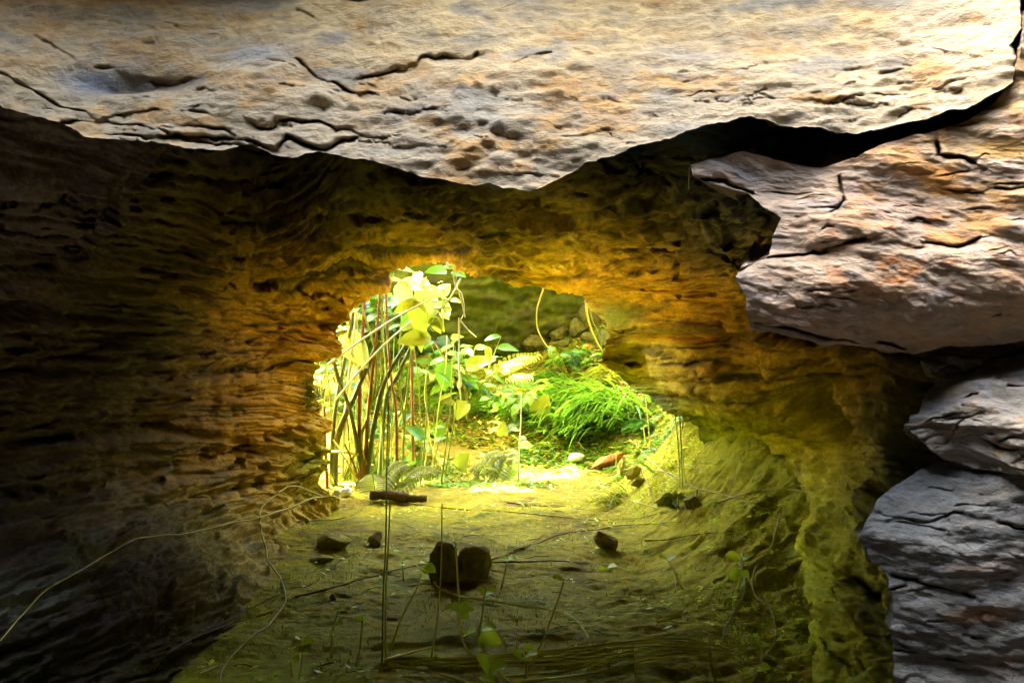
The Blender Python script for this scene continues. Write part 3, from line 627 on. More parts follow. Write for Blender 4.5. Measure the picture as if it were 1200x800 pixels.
# --- stones
def stone(name, c, dims, mat, label, cat='stone', group=None, seed=0, sub=4, rot=0.0, rough=.22, blocky=0):
    import bmesh
    bm = bmesh.new(); bmesh.ops.create_icosphere(bm, subdivisions=sub, radius=1)
    V = np.array([v.co[:] for v in bm.verts]); Fc = np.array([[v.index for v in f.verts] for f in bm.faces]); bm.free()
    s = V*(1+rough*fbm(V*1.1+seed*3.1, 3, seed)+.5*rough*fbm(V*3+seed, 3, seed+3))[:, None]
    rg = np.random.default_rng(seed+100)
    if blocky: s = np.sign(s)*np.abs(s/np.abs(s).max(0))**blocky
    for _ in range(0 if blocky else 9):
        nn = rg.normal(size=3); nn /= np.linalg.norm(nn); dd_ = rg.uniform(.38, .75); e = s@nn-dd_
        s = s-np.outer(np.maximum(e, 0)*.9, nn)
    s /= np.abs(s).max(0)
    s[:, 2] = np.maximum(s[:, 2], -.75)
    s = s*(1+.05*fbm(V*9, 3, seed+5))[:, None]*np.array(dims)/2
    ca, sa = math.cos(rot), math.sin(rot)
    s = np.stack([s[:, 0]*ca-s[:, 2]*sa, s[:, 1], s[:, 0]*sa+s[:, 2]*ca], 1)
    o = mesh_obj(name, s, Fc, mat); o.location = c; tag(o, label, cat, group); return o
def gstone(px, py, w_, h_, mat, label, dd=None, sink=.30, **k):
    p = gp(px, py+h_/2) if py < 545 else hit(px, py+h_/2, 0); sc = p.y/F; W = w_*sc; H = h_*sc
    dd = dd or W*.8; p.y += dd*.3; p.z += H*(.5-sink*.3)
    return stone('stone', p, (W, dd, H*1.25), mat, label, **k)
gstone(519, 660, 36, 48, M['stone_d'], 'dark upright flat stone, left one of the pair standing on the mossy floor', seed=3, rot=.10, rough=.35, blocky=.7)
gstone(556, 660, 44, 38, M['stone_m'], 'rounded pitted mossy stone, right one of the pair on the mossy floor', seed=5, rough=.3, blocky=.75)
gstone(540, 678, 62, 14, M['stone_d'], 'low black stone at the foot of the paired stones', seed=9)
gstone(710, 634, 30, 21, M['stone_d'], 'small pointed black stone alone on the mossy floor right of centre', seed=12, rough=.3)
gstone(437, 632, 20, 17, M['stone_d'], 'small dark clod of earth left of the tall thin stalk', seed=14)
gstone(384, 636, 52, 15, M['stone_m'], 'low crumbly earth lump on the floor near the left bank', seed=15, rough=.35)
gstone(376, 655, 30, 10, M['stone_m'], 'small low earth lump beside the looping vine', seed=16, rough=.35)
gstone(390, 700, 10, 7, M['stone_d'], 'tiny black pebble near the lower left seedlings', seed=17)
gstone(404, 576, 17, 11, M['stone_w'], 'white sunlit pebble at the foot of the left jamb', seed=18)
gstone(394, 577, 8, 8, M['stone_w'], 'tiny white sunlit pebble touching the left jamb', seed=19)
gstone(675, 538, 21, 11, M['stone_w'], 'small white round stone glaring behind the sun patch', seed=20, rough=.08)
gstone(722, 537, 62, 16, M['stone_r'], 'long red brown ledge stone with mossy top right of the sun patch', seed=21, dd=.18, rot=.18)
gstone(729, 549, 16, 22, M['stone_m'], 'upright curled mossy stone, leftmost of the small stone cluster', seed=22, rough=.35)
gstone(744, 551, 22, 20, M['stone_m'], 'lumpy mossy stone in the middle of the small stone cluster', seed=23, rough=.4)
gstone(748, 565, 17, 11, M['stone_m'], 'low mossy stone at the front of the small stone cluster', seed=24, rough=.3)
gstone(810, 590, 26, 14, M['stone_d'], 'dark half buried stone under the dry twigs on the right bank', seed=25)
gstone(604, 488, 26, 30, M['stone_g'], 'pale grey green stone between the fern and the grass tuft', seed=26, rough=.3)
gstone(600, 503, 20, 12, M['stone_g'], 'small grey green stone below the larger one by the fern', seed=27)
gstone(628, 405, 34, 26, M['stone_b'], 'mossy boulder at the left of the rock heap by the back cliff', seed=30, rough=.25)
gstone(657, 388, 26, 20, M['stone_b'], 'mossy green stone in the middle of the heap by the back cliff', seed=31, rough=.3)
gstone(677, 385, 22, 24, M['stone_b'], 'pale mossy stone topping the heap by the back cliff', seed=32, rough=.3)
gstone(694, 372, 34, 30, M['stone_b'], 'dark angular rock in the shadow at the right end of the back cliff', seed=33, rough=.35)
gstone(690, 395, 26, 14, M['stone_b'], 'flat green stone low in the heap near the right jamb', seed=34)
gstone(709, 396, 22, 20, M['stone_b'], 'dark rock half hidden behind the right jamb', seed=36)
gstone(686, 406, 12, 6, M['stone_r'], 'small orange stone on the slope below the heap', seed=35)
gstone(660, 402, 20, 10, M['stone_b'], 'low mossy stone below the heap by the back cliff', seed=37)
# --- dark log
b = hit(434, 589); a2 = P(434, 581, b.y); b2 = P(500, 585, b.y*1.0)
tube('log', [a2+Vector((0, .02, 0)), a2.lerp(b2, .35)+Vector((0, 0, .012)), a2.lerp(b2, .7), b2+Vector((0, 0, .005))], .034, .024, M['twig'], sides=10, knob=.35)
tag(bpy.data.objects['log'], 'short charred black log lying at the sunny threshold', 'log')

# --- leafless stems, vines, twigs
def along(pts, off=.012, n=5):
    """follow the surfaces under a line drawn in the picture"""
    out = []
    P2 = resample(pts, max(3, int(len(pts)*n)))
    for x, y in P2: out.append(hit(x, y, off))
    Dv = np.array([p.y for p in out])
    if len(Dv) > 4: Dv = np.minimum(Dv, np.convolve(np.r_[Dv[0], Dv[0], Dv, Dv[-1], Dv[-1]], np.ones(5)/5, 'valid'))
    return [P(x, y, d) for (x, y), d in zip(P2, Dv)]
def sline(pts): return [tuple(v)[:2] for v in smoothpts([Vector((x, y, 0)) for x, y in pts], 5)]
def ground_line(name, pts, r0, r1, mat, label, cat, group=None, off=.012, n=1):
    o = tube(name, along([(x_+1.1*fbm(np.array([[i_*.45, r0*900, 0]]), 2, 5)[0]*2, y_+1.1*fbm(np.array([[i_*.45, r0*900, 9]]), 2, 6)[0]*2) for i_, (x_, y_) in enumerate(sline(pts))], off, n), r0, r1*.6, M[mat], n=2, sides=6, knob=.3); tag(o, label, cat, group); return o
ground_line('vine', [(400, 580), (370, 583), (330, 598), (300, 608), (250, 617), (220, 625), (180, 627), (150, 635), (100, 665), (50, 695), (0, 750)], .0048, .0014, 'vine', 'long pale vine trailing from the threshold across the dark left bank', 'vine', off=.05)
ground_line('vine', [(398, 584), (370, 578), (345, 570), (325, 577), (308, 595), (304, 610), (312, 640), (316, 660), (330, 680), (333, 705), (318, 728), (290, 750), (265, 775), (256, 805)], .0055, .003, 'vine', 'pale vine that loops over the long one and winds down the floor on the left', 'vine', off=.03)
for pts, r, lab in [([(346, 698), (406, 684), (451, 671), (500, 661), (520, 652)], .0045, 'dark twig running from the left bank up to the paired stones'),
                    ([(575, 655), (612, 643), (639, 626)], .004, 'short dark twig right of the paired stones, rising to the right'),
                    ([(600, 646), (640, 632), (669, 624), (725, 616), (800, 612)], .0035, 'dark twig lying across the floor above the lone black stone'),
                    ([(455, 588), (556, 597), (650, 605), (725, 609), (770, 603)], .0035, 'long thin root just below the sun patch'),
                    ([(590, 588), (640, 592), (687, 597)], .004, 'short thin root directly under the sun patch'),
                    ([(350, 610), (402, 607), (425, 597)], .005, 'thin dark twig near the left bank by the long vine'),
                    ([(357, 688), (376, 677), (399, 657), (420, 648)], .004, 'thin twig beside the dark twig on the left of the floor'),
                    ([(425, 655), (437, 645), (447, 638)], .004, 'short forked twig beside the dark clod'),
                    ([(575, 658), (640, 657), (690, 660)], .005, 'thick rotten stick half sunk right of the paired stones'),
                    ([(755, 634), (790, 630), (860, 622)], .0035, 'dark twig on the right part of the floor'),
                    ([(180, 775), (230, 745), (280, 720), (330, 695)], .005, 'dark root along the crevice at the foot of the left bank'),
                    ([(200, 760), (250, 738), (320, 716), (345, 700)], .004, 'thinner root along the crevice at the foot of the left bank')]:
    ground_line('twig', pts, r, r*.5, 'twig', lab, 'twig', off=.006)
for pts, r, m, lab in [([(738, 514), (752, 528), (768, 545), (788, 560), (800, 573)], .006, 'vine', 'pale dry twig sloping over the small stone cluster'),
                    ([(752, 546), (775, 552), (800, 562), (815, 572), (870, 585), (905, 600)], .0045, 'vine', 'long pale dry twig running right from the small stone cluster'),
                    ([(700, 566), (715, 575), (745, 588), (770, 595)], .005, 'vine', 'pale dry twig in front of the small stone cluster'),
                    ([(751, 548), (757, 562), (762, 575), (765, 585), (775, 590)], .005, 'stem_r', 'red brown curling rootlet below the small stone cluster'),
                    ([(790, 540), (805, 545), (817, 552), (812, 562), (800, 566)], .004, 'vine', 'thin twig curled into a loop behind the dry twigs'),
                    ([(726, 452), (738, 466), (752, 472)], .005, 'vine', 'short pale twig right of the grass tuft'),
                    ([(678, 518), (690, 528), (700, 530), (708, 518)], .004, 'vine', 'small curled dry twig at the lower edge of the grass tuft'),
                    ([(840, 588), (880, 576), (915, 573), (960, 578)], .005, 'vine', 'pale root crossing from the right bank to the mossy wall'),
                    ([(915, 600), (905, 640), (886, 665), (884, 695), (905, 715), (908, 745), (890, 775), (872, 805)], .0045, 'vine', 'long yellow brown vine winding down the right bank'),
                    ([(866, 655), (873, 680), (868, 705), (850, 735), (848, 752)], .005, 'stem_g', 'green trailing stem below the leaf pair on the right bank'),
                    ([(775, 650), (790, 665), (792, 690)], .004, 'vine', 'short yellowish rootlet hanging on the slope right of the lone black stone'),
                    ([(817, 574), (816, 590), (808, 606), (803, 616)], .004, 'stem_r', 'thin reddish rootlet left of the pale root')]:
    ground_line('dry_twig' if 'twig' in lab else 'rootlet', pts, r, r*.6, m, lab, 'twig' if 'twig' in lab else 'root', off=.02)
# hanging vines behind the lip
def free(name, pts, r0, r1, mat, label, cat, group=None, parent=None):
    o = tube(name, [P(*p) for p in pts], r0, r1, M[mat], parent, sides=6)
    if not parent: tag(o, label, cat, group)
    return o
free('hanging_vine', [(640, 330, 6.0), (633, 350, 6.1), (629, 365, 6.2), (630, 385, 6.5), (637, 400, 6.9), (645, 412, 7.3), (650, 430, 7.6)], .0055, .004, 'vine', 'pale vine hanging from the lip in front of the back cliff', 'vine')
free('hanging_vine', [(687, 338, 6.0), (687, 360, 6.1), (691, 380, 6.3), (699, 400, 6.6), (707, 415, 7.0), (708, 428, 7.2)], .008, .006, 'vine', 'thick vine hanging beside the right jamb of the opening', 'vine')
free('hanging_vine', [(690, 352, 6.2), (694, 375, 6.4), (703, 395, 6.7), (706, 420, 7.2)], .006, .004, 'stem_d', 'thin dark vine twining just right of the thick hanging vine', 'vine')
free('hanging_vine', [(714, 378, 6.0), (715, 395, 6.1), (716, 420, 6.3)], .004, .004, 'vine', 'short straight rootlet hanging from the right jamb', 'vine')
free('hanging_vine', [(808, 196, 1.9), (807, 215, 1.9), (807, 222, 1.9)], .0012, .001, 'stem_p', 'very thin rootlet hanging at the left tip of the pinkish boulder', 'root')

# --- plants at the opening
def cane(px, py, label, stems, leaves=()):
    b = gp(px, py); t = thing('cane_plant', b, label, 'plant', None)
    for (pts, r0, r1, m) in stems: free('stem', pts, r0, r1, m, '', '', parent=t)
    for (o_, e_, k, m, wd) in leaves: leaf(t, P(*o_), P(*e_), k, m, wd)
    return t
D0 = 6.0
cane(424, 578, 'tall clump of red brown and green canes at the left of the opening', [
    ([(425, 580, D0), (423, 550, D0), (421, 500, D0), (422, 450, D0), (425, 390, D0), (428, 330, D0+.05)], .020, .010, 'stem_r'),
    ([(427, 580, D0), (428, 540, D0), (431, 490, D0), (436, 440, D0), (441, 395, D0), (446, 335, D0)], .017, .008, 'stem_r'),
    ([(424, 580, D0), (420, 530, D0-.02), (410, 480, D0-.05), (398, 448, D0-.08), (391, 424, D0-.1)], .019, .013, 'stem_d'),
    ([(429, 580, D0), (433, 535, D0), (440, 490, D0), (452, 445, D0), (478, 400, D0)], .022, .013, 'stem_d'),
    ([(426, 575, D0), (424, 560, D0), (423, 540, D0)], .034, .026, 'stem_r'),
    ([(420, 575, D0), (412, 550, D0-.1), (400, 530, D0-.1), (390, 515, D0-.1)], .010, .007, 'vine'),
    ([(420, 533, D0-.05), (400, 529, D0-.05), (374, 531, D0-.05)], .011, .008, 'vine'),
    ([(423, 570, D0-.1), (415, 545, D0-.12), (404, 520, D0-.12)], .008, .006, 'stem_r')],
    [((428, 560, D0), (410, 470, D0-.1), 'strap', 'leaf_o', 1.2)])
cane(388, 570, 'leaning grey green canes against the left jamb', [
    ([(384, 575, D0-.1), (381, 520, D0-.1), (380, 478, D0-.1)], .014, .009, 'stem_r'),
    ([(389, 575, D0), (389, 520, D0), (396, 462, D0), (406, 412, D0), (414, 366, D0)], .018, .011, 'stem_d'),
    ([(392, 575, D0), (396, 512, D0), (416, 463, D0), (430, 430, D0), (444, 400, D0)], .024, .014, 'stem_d'),
    ([(387, 575, D0), (388, 520, D0), (387, 470, D0), (384, 440, D0)], .006, .004, 'stem_g'),
    ([(394, 570, D0), (380, 545, D0-.1), (377, 520, D0-.1)], .006, .004, 'vine')])
cane(466, 560, 'slender orange brown canes right of the tall clump', [
    ([(466, 565, D0), (465, 535, D0), (464, 480, D0), (458, 440, D0), (455, 400, D0), (452, 340, D0)], .013, .007, 'stem_r'),
    ([(450, 560, D0), (448, 500, D0), (447, 420, D0), (448, 345, D0)], .006, .005, 'stem_g'),
    ([(445, 560, D0+.1), (452, 470, D0+.1), (466, 440, D0+.1), (481, 408, D0+.1)], .016, .013, 'stem_d'),
    ([(484, 540, D0+.2), (483, 450, D0+.2), (482, 400, D0+.1)], .012, .012, 'stem_r'),
    ([(455, 560, D0-.1), (456, 490, D0-.1), (452, 400, D0-.1), (456, 370, D0-.1)], .005, .004, 'stem_d')])
cane(402, 560, 'pale fallen canes leaning diagonally across the clump', [
    ([(384, 427, D0-.15), (424, 398, D0-.15), (464, 372, D0-.15), (505, 350, D0-.1)], .008, .005, 'stem_p'),
    ([(392, 470, D0-.1), (420, 436, D0-.2), (450, 404, D0-.2), (482, 376, D0-.1)], .007, .005, 'stem_p'),
    ([(402, 560, D0), (405, 480, D0), (418, 366, D0-.1)], .011, .009, 'stem_p'),
    ([(404, 562, D0), (436, 470, D0), (440, 415, D0), (424, 360, D0)], .011, .008, 'stem_g')])
def bunch(name, px, py, label, cat, n, kind, mats, hgt_px, spread, leaf_px, D, seed, wide=1.0, stemmat='stem_g', lean=(0, 0)):
    """upright leafy plant: thin stems from one root, each carrying its own leaves"""
    r = random.Random(seed); b = gp(px, py); D = D or b.y; sc = D/F
    t = thing(name, b, label, cat)
    for i in range(n):
        ax = r.uniform(-spread, spread); h = hgt_px*r.uniform(.6, 1.05); dy = r.uniform(-.12, .12)
        top = Vector((b.x+(ax+lean[0])*sc, b.y+dy, b.z+h*sc)); mid = b.lerp(top, .5)+Vector((r.uniform(-6, 6)*sc, 0, 0))
        tube('stem', [b+Vector((r.uniform(-4, 4)*sc, r.uniform(-.02, .02), -.01)), mid, top], .0045, .0025, M[stemmat], t, sides=5)
        m = r.choice(mats); q = r.randint(4, 7)
        for j in range(q):
            f = .45+.55*(j+1)/q; o_ = b.lerp(mid, f*2) if f < .5 else mid.lerp(top, f*2-1)
            an = r.uniform(0, 6.28); L = leaf_px*sc*r.uniform(.7, 1.15)
            e_ = o_+Vector((math.cos(an)*L, math.sin(an)*L*.8, L*r.uniform(-.45, .35)))
            leaf(t, o_, e_, kind, m, wide, nrm=(r.uniform(-.3, .3), r.uniform(-.7, -.1), .8))
    return t
rr = random.Random(77)
for i, (cx, lab, nn) in enumerate([(402, 'dense clump of thin upright green stalks just inside the left jamb', 8), (440, 'dense clump of thin upright green stalks behind the tall canes', 9), (500, 'sparse clump of thin green stalks under the broad leaves', 8)]):
    b = gp(cx, 560); t = thing('reed_clump', b, lab, 'reeds')
    for k in range(nn):
        x0 = cx+rr.uniform(-22, 22); x1 = x0+rr.uniform(-22, 26); y1 = rr.uniform(335, 500); D2 = 6.05+rr.uniform(0, .5)
        q0 = gp(x0, 560); q0.y = D2; q0.x = (x0-600)/F*D2; q0.z = gz(q0.x, D2)-.01
        q1 = P(x1, y1, D2); m_ = q0.lerp(q1, .5)+Vector((rr.uniform(-.03, .03), 0, 0)); m2 = q0.lerp(q1, .78)+Vector((rr.uniform(-.02, .02), 0, 0))
        tube('stem', [q0, m_, m2, q1], rr.uniform(.004, .0075), .002, M[rr.choice(['stem_g', 'stem_g', 'stem_g', 'straw'])], t, sides=5, knob=.15)
        if rr.random() < .7:
            o_ = q0.lerp(q1, rr.uniform(.4, .9)); leaf(t, o_, o_+Vector((rr.uniform(-.12, .12), rr.uniform(-.08, .05), rr.uniform(-.02, .12))), rr.choice(['lance', 'strap', 'broad']), rr.choice(['leaf_b', 'leaf_y', 'leaf', 'leaf_p']), .9)
# the big leaved plant whose top burns out in the sun
t = thing('broad_leaved_plant', gp(470, 582), 'broad leaved plant whose top leaves are burnt white by the sun', 'plant')
for pts in ([(470, 582, 6.1), (474, 500, 6.1), (480, 430, 6.05), (486, 380, 6.0), (497, 350, 6.0)], [(474, 500, 6.1), (468, 440, 6.1), (470, 380, 6.1), (476, 345, 6.1)], [(486, 400, 6.0), (505, 380, 6.0), (518, 360, 6.0)]):
    free('stem', pts, .008, .004, 'stem_g', '', '', parent=t)
for o_, e_, k, m, wd in [((488, 340, 6.05), (535, 372, 5.95), 'broad', 'leaf_p', 1.15), ((505, 335, 6.1), (472, 330, 6.0), 'broad', 'leaf_p', 1.3), ((470, 330, 6.05), (478, 366, 5.95), 'broad', 'leaf_p', 1.1),
                      ((515, 345, 6.1), (530, 330, 6.1), 'heart', 'leaf_p', 1.1), ((492, 355, 6.0), (456, 362, 5.9), 'broad', 'leaf_y', .9), ((484, 352, 5.98), (500, 405, 5.9), 'broad', 'leaf_y', .75),
                      ((500, 365, 6.05), (524, 384, 6.0), 'heart', 'leaf_y', 1.1), ((505, 395, 6.0), (458, 398, 5.85), 'heart', 'leaf_y', .8), ((492, 318, 6.1), (482, 345, 6.0), 'broad', 'leaf_p', .9), ((520, 350, 6.0), (528, 378, 6.0), 'lance', 'leaf_p', 1.4), ((468, 382, 6.05), (492, 378, 6.0), 'heart', 'leaf_y', .9)]:
    o_ = Vector(P(*o_)); e_ = Vector(P(*e_)); leaf(t, o_, o_.lerp(e_, .82), k, m, wd*.8, nrm=(R.uniform(-.35, .35), -.75, R.uniform(.3, .7)))
for i in range(22):
    a_ = R.uniform(0, 6.28); q_ = R.uniform(.3, 1); x_ = 496+38*q_*math.cos(a_); y_ = 362+38*q_*math.sin(a_); L_ = R.uniform(9, 20)
    leaf(t, P(x_, y_, 6.02), P(x_+L_*math.cos(a_+R.uniform(-.6, .6)), y_+L_*.8*math.sin(a_)+4, 5.98), 'broad', R.choice(['leaf_p', 'leaf_y', 'leaf_b', 'leaf_y']), .75, nrm=(R.uniform(-.3, .3), -.6, .6))
t = thing('broad_leaved_plant', gp(412, 580), 'young plant with one pale drooping leaf by the left jamb', 'plant')
free('stem', [(412, 580, 6.0), (408, 500, 6.0), (400, 430, 6.0), (400, 393, 6.0)], .006, .004, 'stem_g', '', '', parent=t)
leaf(t, P(400, 392, 6.0), P(431, 424, 5.9), 'broad', 'leaf_p', .9, nrm=(.2, -.8, .4)); leaf(t, P(402, 385, 6.05), P(394, 380, 6.0), 'heart', 'leaf_b', 1); leaf(t, P(412, 385, 6.05), P(395, 384, 6.0), 'broad', 'leaf_p', .6)
leaf(t, P(402, 375, 6.05), P(422, 365, 6.0), 'broad', 'leaf_b', .8)
t = thing('climbing_vine', P(545, 318, 5.95), 'climber with white blown out leaves and trailing tendrils at the top of the opening', 'vine')
for pts in ([(532, 314, 5.9), (533, 330, 5.9), (540, 350, 5.95), (545, 372, 5.95)], [(536, 314, 5.9), (534, 335, 5.9), (541, 345, 5.95), (544, 365, 5.95), (539, 376, 5.95)], [(540, 326, 5.9), (530, 345, 5.95), (522, 356, 6)], [(538, 372, 5.95), (538, 420, 6.0), (540, 470, 6.1)], [(538, 374, 5.95), (548, 386, 6.0), (558, 395, 6.1)], [(515, 300, 5.55), (522, 308, 5.7), (532, 314, 5.9)]):
    free('tendril', pts, .007, .004, 'stem_p', '', '', parent=t)
for o_, e_, m in [((521, 311, 5.85), (540, 313, 5.8), 'leaf_p'), ((536, 309, 5.85), (522, 306, 5.8), 'leaf_p'), ((524, 318, 5.9), (498, 315, 5.85), 'leaf_b'), ((530, 318, 5.9), (546, 322, 5.85), 'leaf_b'), ((515, 298, 5.6), (503, 296, 5.5), 'leaf_y'), ((511, 298, 5.6), (508, 303, 5.55), 'leaf_p'), ((512, 296, 5.6), (512, 290, 5.5), 'leaf_p')]:
    leaf(t, P(*o_), P(*e_), 'heart', m, .8, nrm=(0, -.6, .8))
bunch('leafy_shrub', 545, 490, 'leafy shrub with glossy bright green leaves in front of the back cliff', 'shrub', 16, 'lance', ['leaf_b', 'leaf_b', 'leaf'], 95, 42, 24, None, 11, 1.5)
bunch('leafy_shrub', 600, 500, 'small bright shrub between the fern and the bright grass tuft', 'shrub', 10, 'lance', ['leaf_b', 'leaf_y'], 45, 26, 20, None, 21, 1.4)
bunch('leafy_shrub', 668, 440, 'low dark shrub at the foot of the rock heap', 'shrub', 8, 'lance', ['leaf', 'leaf_b'], 34, 26, 16, None, 22, 1.5)
bunch('leafy_shrub', 488, 540, 'low yellow green shrub in the middle of the clearing', 'shrub', 9, 'broad', ['leaf_y', 'leaf_b'], 36, 24, 15, None, 23, 1.0)
bunch('leafy_shrub', 438, 545, 'low leafy shrub tangled between the tall canes', 'shrub', 12, 'broad', ['leaf_b', 'leaf_y', 'leaf'], 90, 34, 16, 6.1, 24, 1.0)
bunch('leafy_shrub', 392, 540, 'leafy shrub tangled among the leaning canes by the left jamb', 'shrub', 12, 'broad', ['leaf_b', 'leaf', 'leaf_y'], 130, 26, 16, 6.1, 25, 1.0)
bunch('leafy_shrub', 512, 500, 'low shrub with bright green leaves behind the broad leaved plant', 'shrub', 12, 'lance', ['leaf_b', 'leaf_y'], 80, 26, 22, None, 12, 1.6)
for i, (bx, by, hp, sp, lp, ml, lab) in enumerate([(400, 520, 150, 60, 26, ['leaf_d', 'leaf', 'leaf_b'], 'dark leafy bush filling the cleft behind the canes'), (440, 500, 150, 50, 24, ['leaf', 'leaf_b', 'leaf_y'], 'taller mixed green bush just right of the dark one behind the canes'), (470, 495, 120, 45, 22, ['leaf_d', 'leaf', 'leaf_y'], 'bush behind the broad leaved plant, under the burnt out leaves'), (375, 500, 110, 40, 24, ['leaf_b', 'leaf_y', 'leaf'], 'bright bush seen in the gap beside the left jamb')]):
    b = gp(bx, 470); bush = bunch('bush', bx, 470, lab, 'bush', 16, 'broad', ml, hp, sp, lp, 7.5+.2*i, 50+i, 1.0, 'stem_d')
t = thing('sapling', gp(548, 492), 'reddish sapling with two large yellow leaves and a hanging green leaf', 'sapling')
free('stem', [(548, 492, 6.5), (546, 462, 6.5), (538, 445, 6.45), (526, 425, 6.4), (509, 400, 6.4)], .008, .004, 'stem_r', '', '', parent=t)
leaf(t, P(520, 424, 6.3), P(521, 458, 6.25), 'heart', 'leaf_b', .6, nrm=(0, -1, .1)); leaf(t, P(528, 397, 6.4), P(543, 392, 6.4), 'heart', 'leaf_y', .8); leaf(t, P(545, 432, 6.4), P(576, 416, 6.35), 'broad', 'leaf_y', .8, nrm=(0, -.7, .6)); leaf(t, P(571, 406, 6.4), P(574, 424, 6.35), 'broad', 'leaf_y', .6)
leaf(t, P(546, 470, 6.4), P(534, 490, 6.35), 'heart', 'leaf_y', .9)
def fern(px, py, label, fronds, mat, name='fern', cat='fern', ll=.16, D=None):
    b = gp(px, py); t = thing(name, b, label, cat)
    for (tx, ty, dl, arch, lf) in fronds:
        o_ = b; tip = P(tx, ty, (D or b.y)+dl); mid = o_.lerp(tip, .55)+Vector((0, 0, arch))
        sp = smoothpts([o_, mid, tip], 8); L = (tip-o_).length
        tube('frond_stalk', [o_, mid, tip], .004, .002, M['stem_g'], t, sides=5)
        d = tip-o_
        for i in range(2, len(sp)):
            f = i/(len(sp)-1); x = (sp[i]-sp[i-1]).normalized(); side = x.cross(Vector((0, -.5, .85))).normalized()
            l = lf*(1.15-.75*f)*min(1, .5+f*2)
            for s in (-1, 1):
                leaf(t, sp[i], sp[i]+side*s*l+x*l*.55+Vector((0, 0, -.15*l)), 'lance', mat, .8, nrm=(0, -.5, .85), name='leaflet')
    return t
fern(556, 462, 'pale arching fern catching the sun before the back cliff', [(630, 414, .1, .10, .16), (610, 424, 0, .08, .14), (622, 440, -.1, .07, .13), (595, 432, -.1, .06, .13), (600, 455, -.2, .05, .12), (570, 420, .1, .1, .12)], 'leaf_y')
fern(575, 485, 'darker green fern under the pale arching one', [(625, 448, .1, .08, .12), (600, 460, -.1, .06, .12), (555, 455, 0, .06, .11), (625, 470, -.1, .05, .1)], 'leaf_b')
fern(440, 582, 'spreading yellow green fern leaf right of the canes', [(478, 543, -.1, .05, .12), (436, 556, -.2, .03, .12)], 'leaf_y')
fern(462, 580, 'low arching yellow green fern leaf above the charred log', [(513, 553, -.15, .07, .10), (480, 565, -.25, .04, .10)], 'leaf_y')
fern(556, 562, 'yellow green fern left of the white sunlit sprout', [(588, 530, -.1, .05, .10), (560, 545, -.1, .03, .08)], 'leaf_y')
fern(580, 566, 'second yellow green fern nearest to the white sunlit sprout', [(602, 535, -.1, .05, .11), (575, 548, -.1, .03, .09)], 'leaf_o')
fern(795, 596, 'small yellow green fern at the edge of the right bank', [(778, 584, -.05, .03, .05), (795, 582, -.05, .03, .05), (770, 590, -.1, .02, .05)], 'leaf_y')
t = thing('sprout', gp(608, 566), 'white sunlit sprout standing at the left end of the sun patch', 'sprout')
D1 = t.location.y
free('stem', [(608, 566, D1), (608, 530, D1), (610, 500, D1), (611, 458, D1+.05)], .008, .003, 'stem_p', '', '', parent=t)
for e_ in ((592, 530), (624, 520), (600, 502), (606, 545), (616, 512)): leaf(t, P(608, e_[1]+2, D1), P(e_[0], e_[1], D1-.05), 'heart', 'leaf_p', .8)
# single leaves on short stalks
for (x0, y0, x1, y1, m, lab) in [(628, 492, 641, 462, 'leaf_y', 'large yellow leaf standing at the left edge of the grass tuft'), (588, 512, 590, 494, 'leaf_o', 'dull green oval leaf left of the grey green stones'), (512, 512, 516, 492, 'leaf_b', 'round bright green leaf on a stalk in the middle of the clearing'), (482, 545, 481, 530, 'leaf_b', 'small upright green leaf behind the low arching fern'), (536, 548, 548, 530, 'leaf_y', 'orange yellow leaf right of the low arching fern'), (455, 495, 480, 482, 'leaf_d', 'dark lance shaped leaf among the canes'), (410, 545, 398, 512, 'leaf_p', 'pale withered leaf between the canes')]:
    b = gp(x0, max(y0+15, 470)); t = thing('single_leaf_plant', b, lab, 'plant'); D2 = b.y
    tube('stalk', [b, P((x0+x1)/2, y0+4, D2), P(x0, y0, D2)], .004, .003, M['stem_g'], t)
    leaf(t, P(x0, y0, D2), P(x1, y1, D2-.03), 'heart', m, .75, nrm=(0, -.9, .3))
# grass tuft: blades combed down to the lower left
def grass(name, label, cx, cy, wpx, hpx, n, L, mat, seed, down=(-.55, -.7), kind='stuff', D=None, thick=.006, upf=.25):
    r = np.random.default_rng(seed); V = []; Fc = []
    for i in range(n):
        u, v = r.normal(0, .42, 2); b = hit(cx+u*wpx/2, cy+v*hpx/2); b = Vector((b.x, b.y, b.z if upf == .1 else gz(b.x, b.y)))
        l = L*r.uniform(.5, 1.2); az = math.atan2(down[1], down[0])+r.normal(0, .38); w_ = thick*r.uniform(.6, 1.3)
        dx, dy = math.cos(az), math.sin(az); sx, sy = -dy, dx; up = upf*r.uniform(.7, 1.5)
        k = 6; i0 = len(V)
        for j in range(k+1):
            f = j/k; z = l*(up*4*f*(1-f)*.8+up*f*.5); ww = w_*(1-f**2)+.0004
            c = Vector((b.x+dx*l*f, b.y+dy*l*f, 0)); c.z = max(b.z+z, b.z+z*.3-.0)-(l*f*.18)
            V += [(c.x-sx*ww, c.y-sy*ww, c.z), (c.x+sx*ww, c.y+sy*ww, c.z+w_*.5)]
        for j in range(k): a = i0+2*j; Fc.append((a, a+1, a+3, a+2))
    o = mesh_obj(name, V, Fc, M[mat]); return o
g1 = grass('blade', '', 688, 484, 115, 54, 900, .44, 'leaf_b', 5, (-.85, -.55), thick=.014, upf=.26)
t = thing('grass_tuft', gp(690, 480), 'bright green grass tuft combed down to the left beyond the opening', 'grass')
g1.parent = t; g1.location = -t.location; tag(g1, kind='stuff'); g1.name = 'blades'
g1 = grass('blades', '', 655, 490, 50, 40, 350, .26, 'leaf_y', 6); g1.parent = t; g1.location = -t.location; tag(g1, kind='stuff')
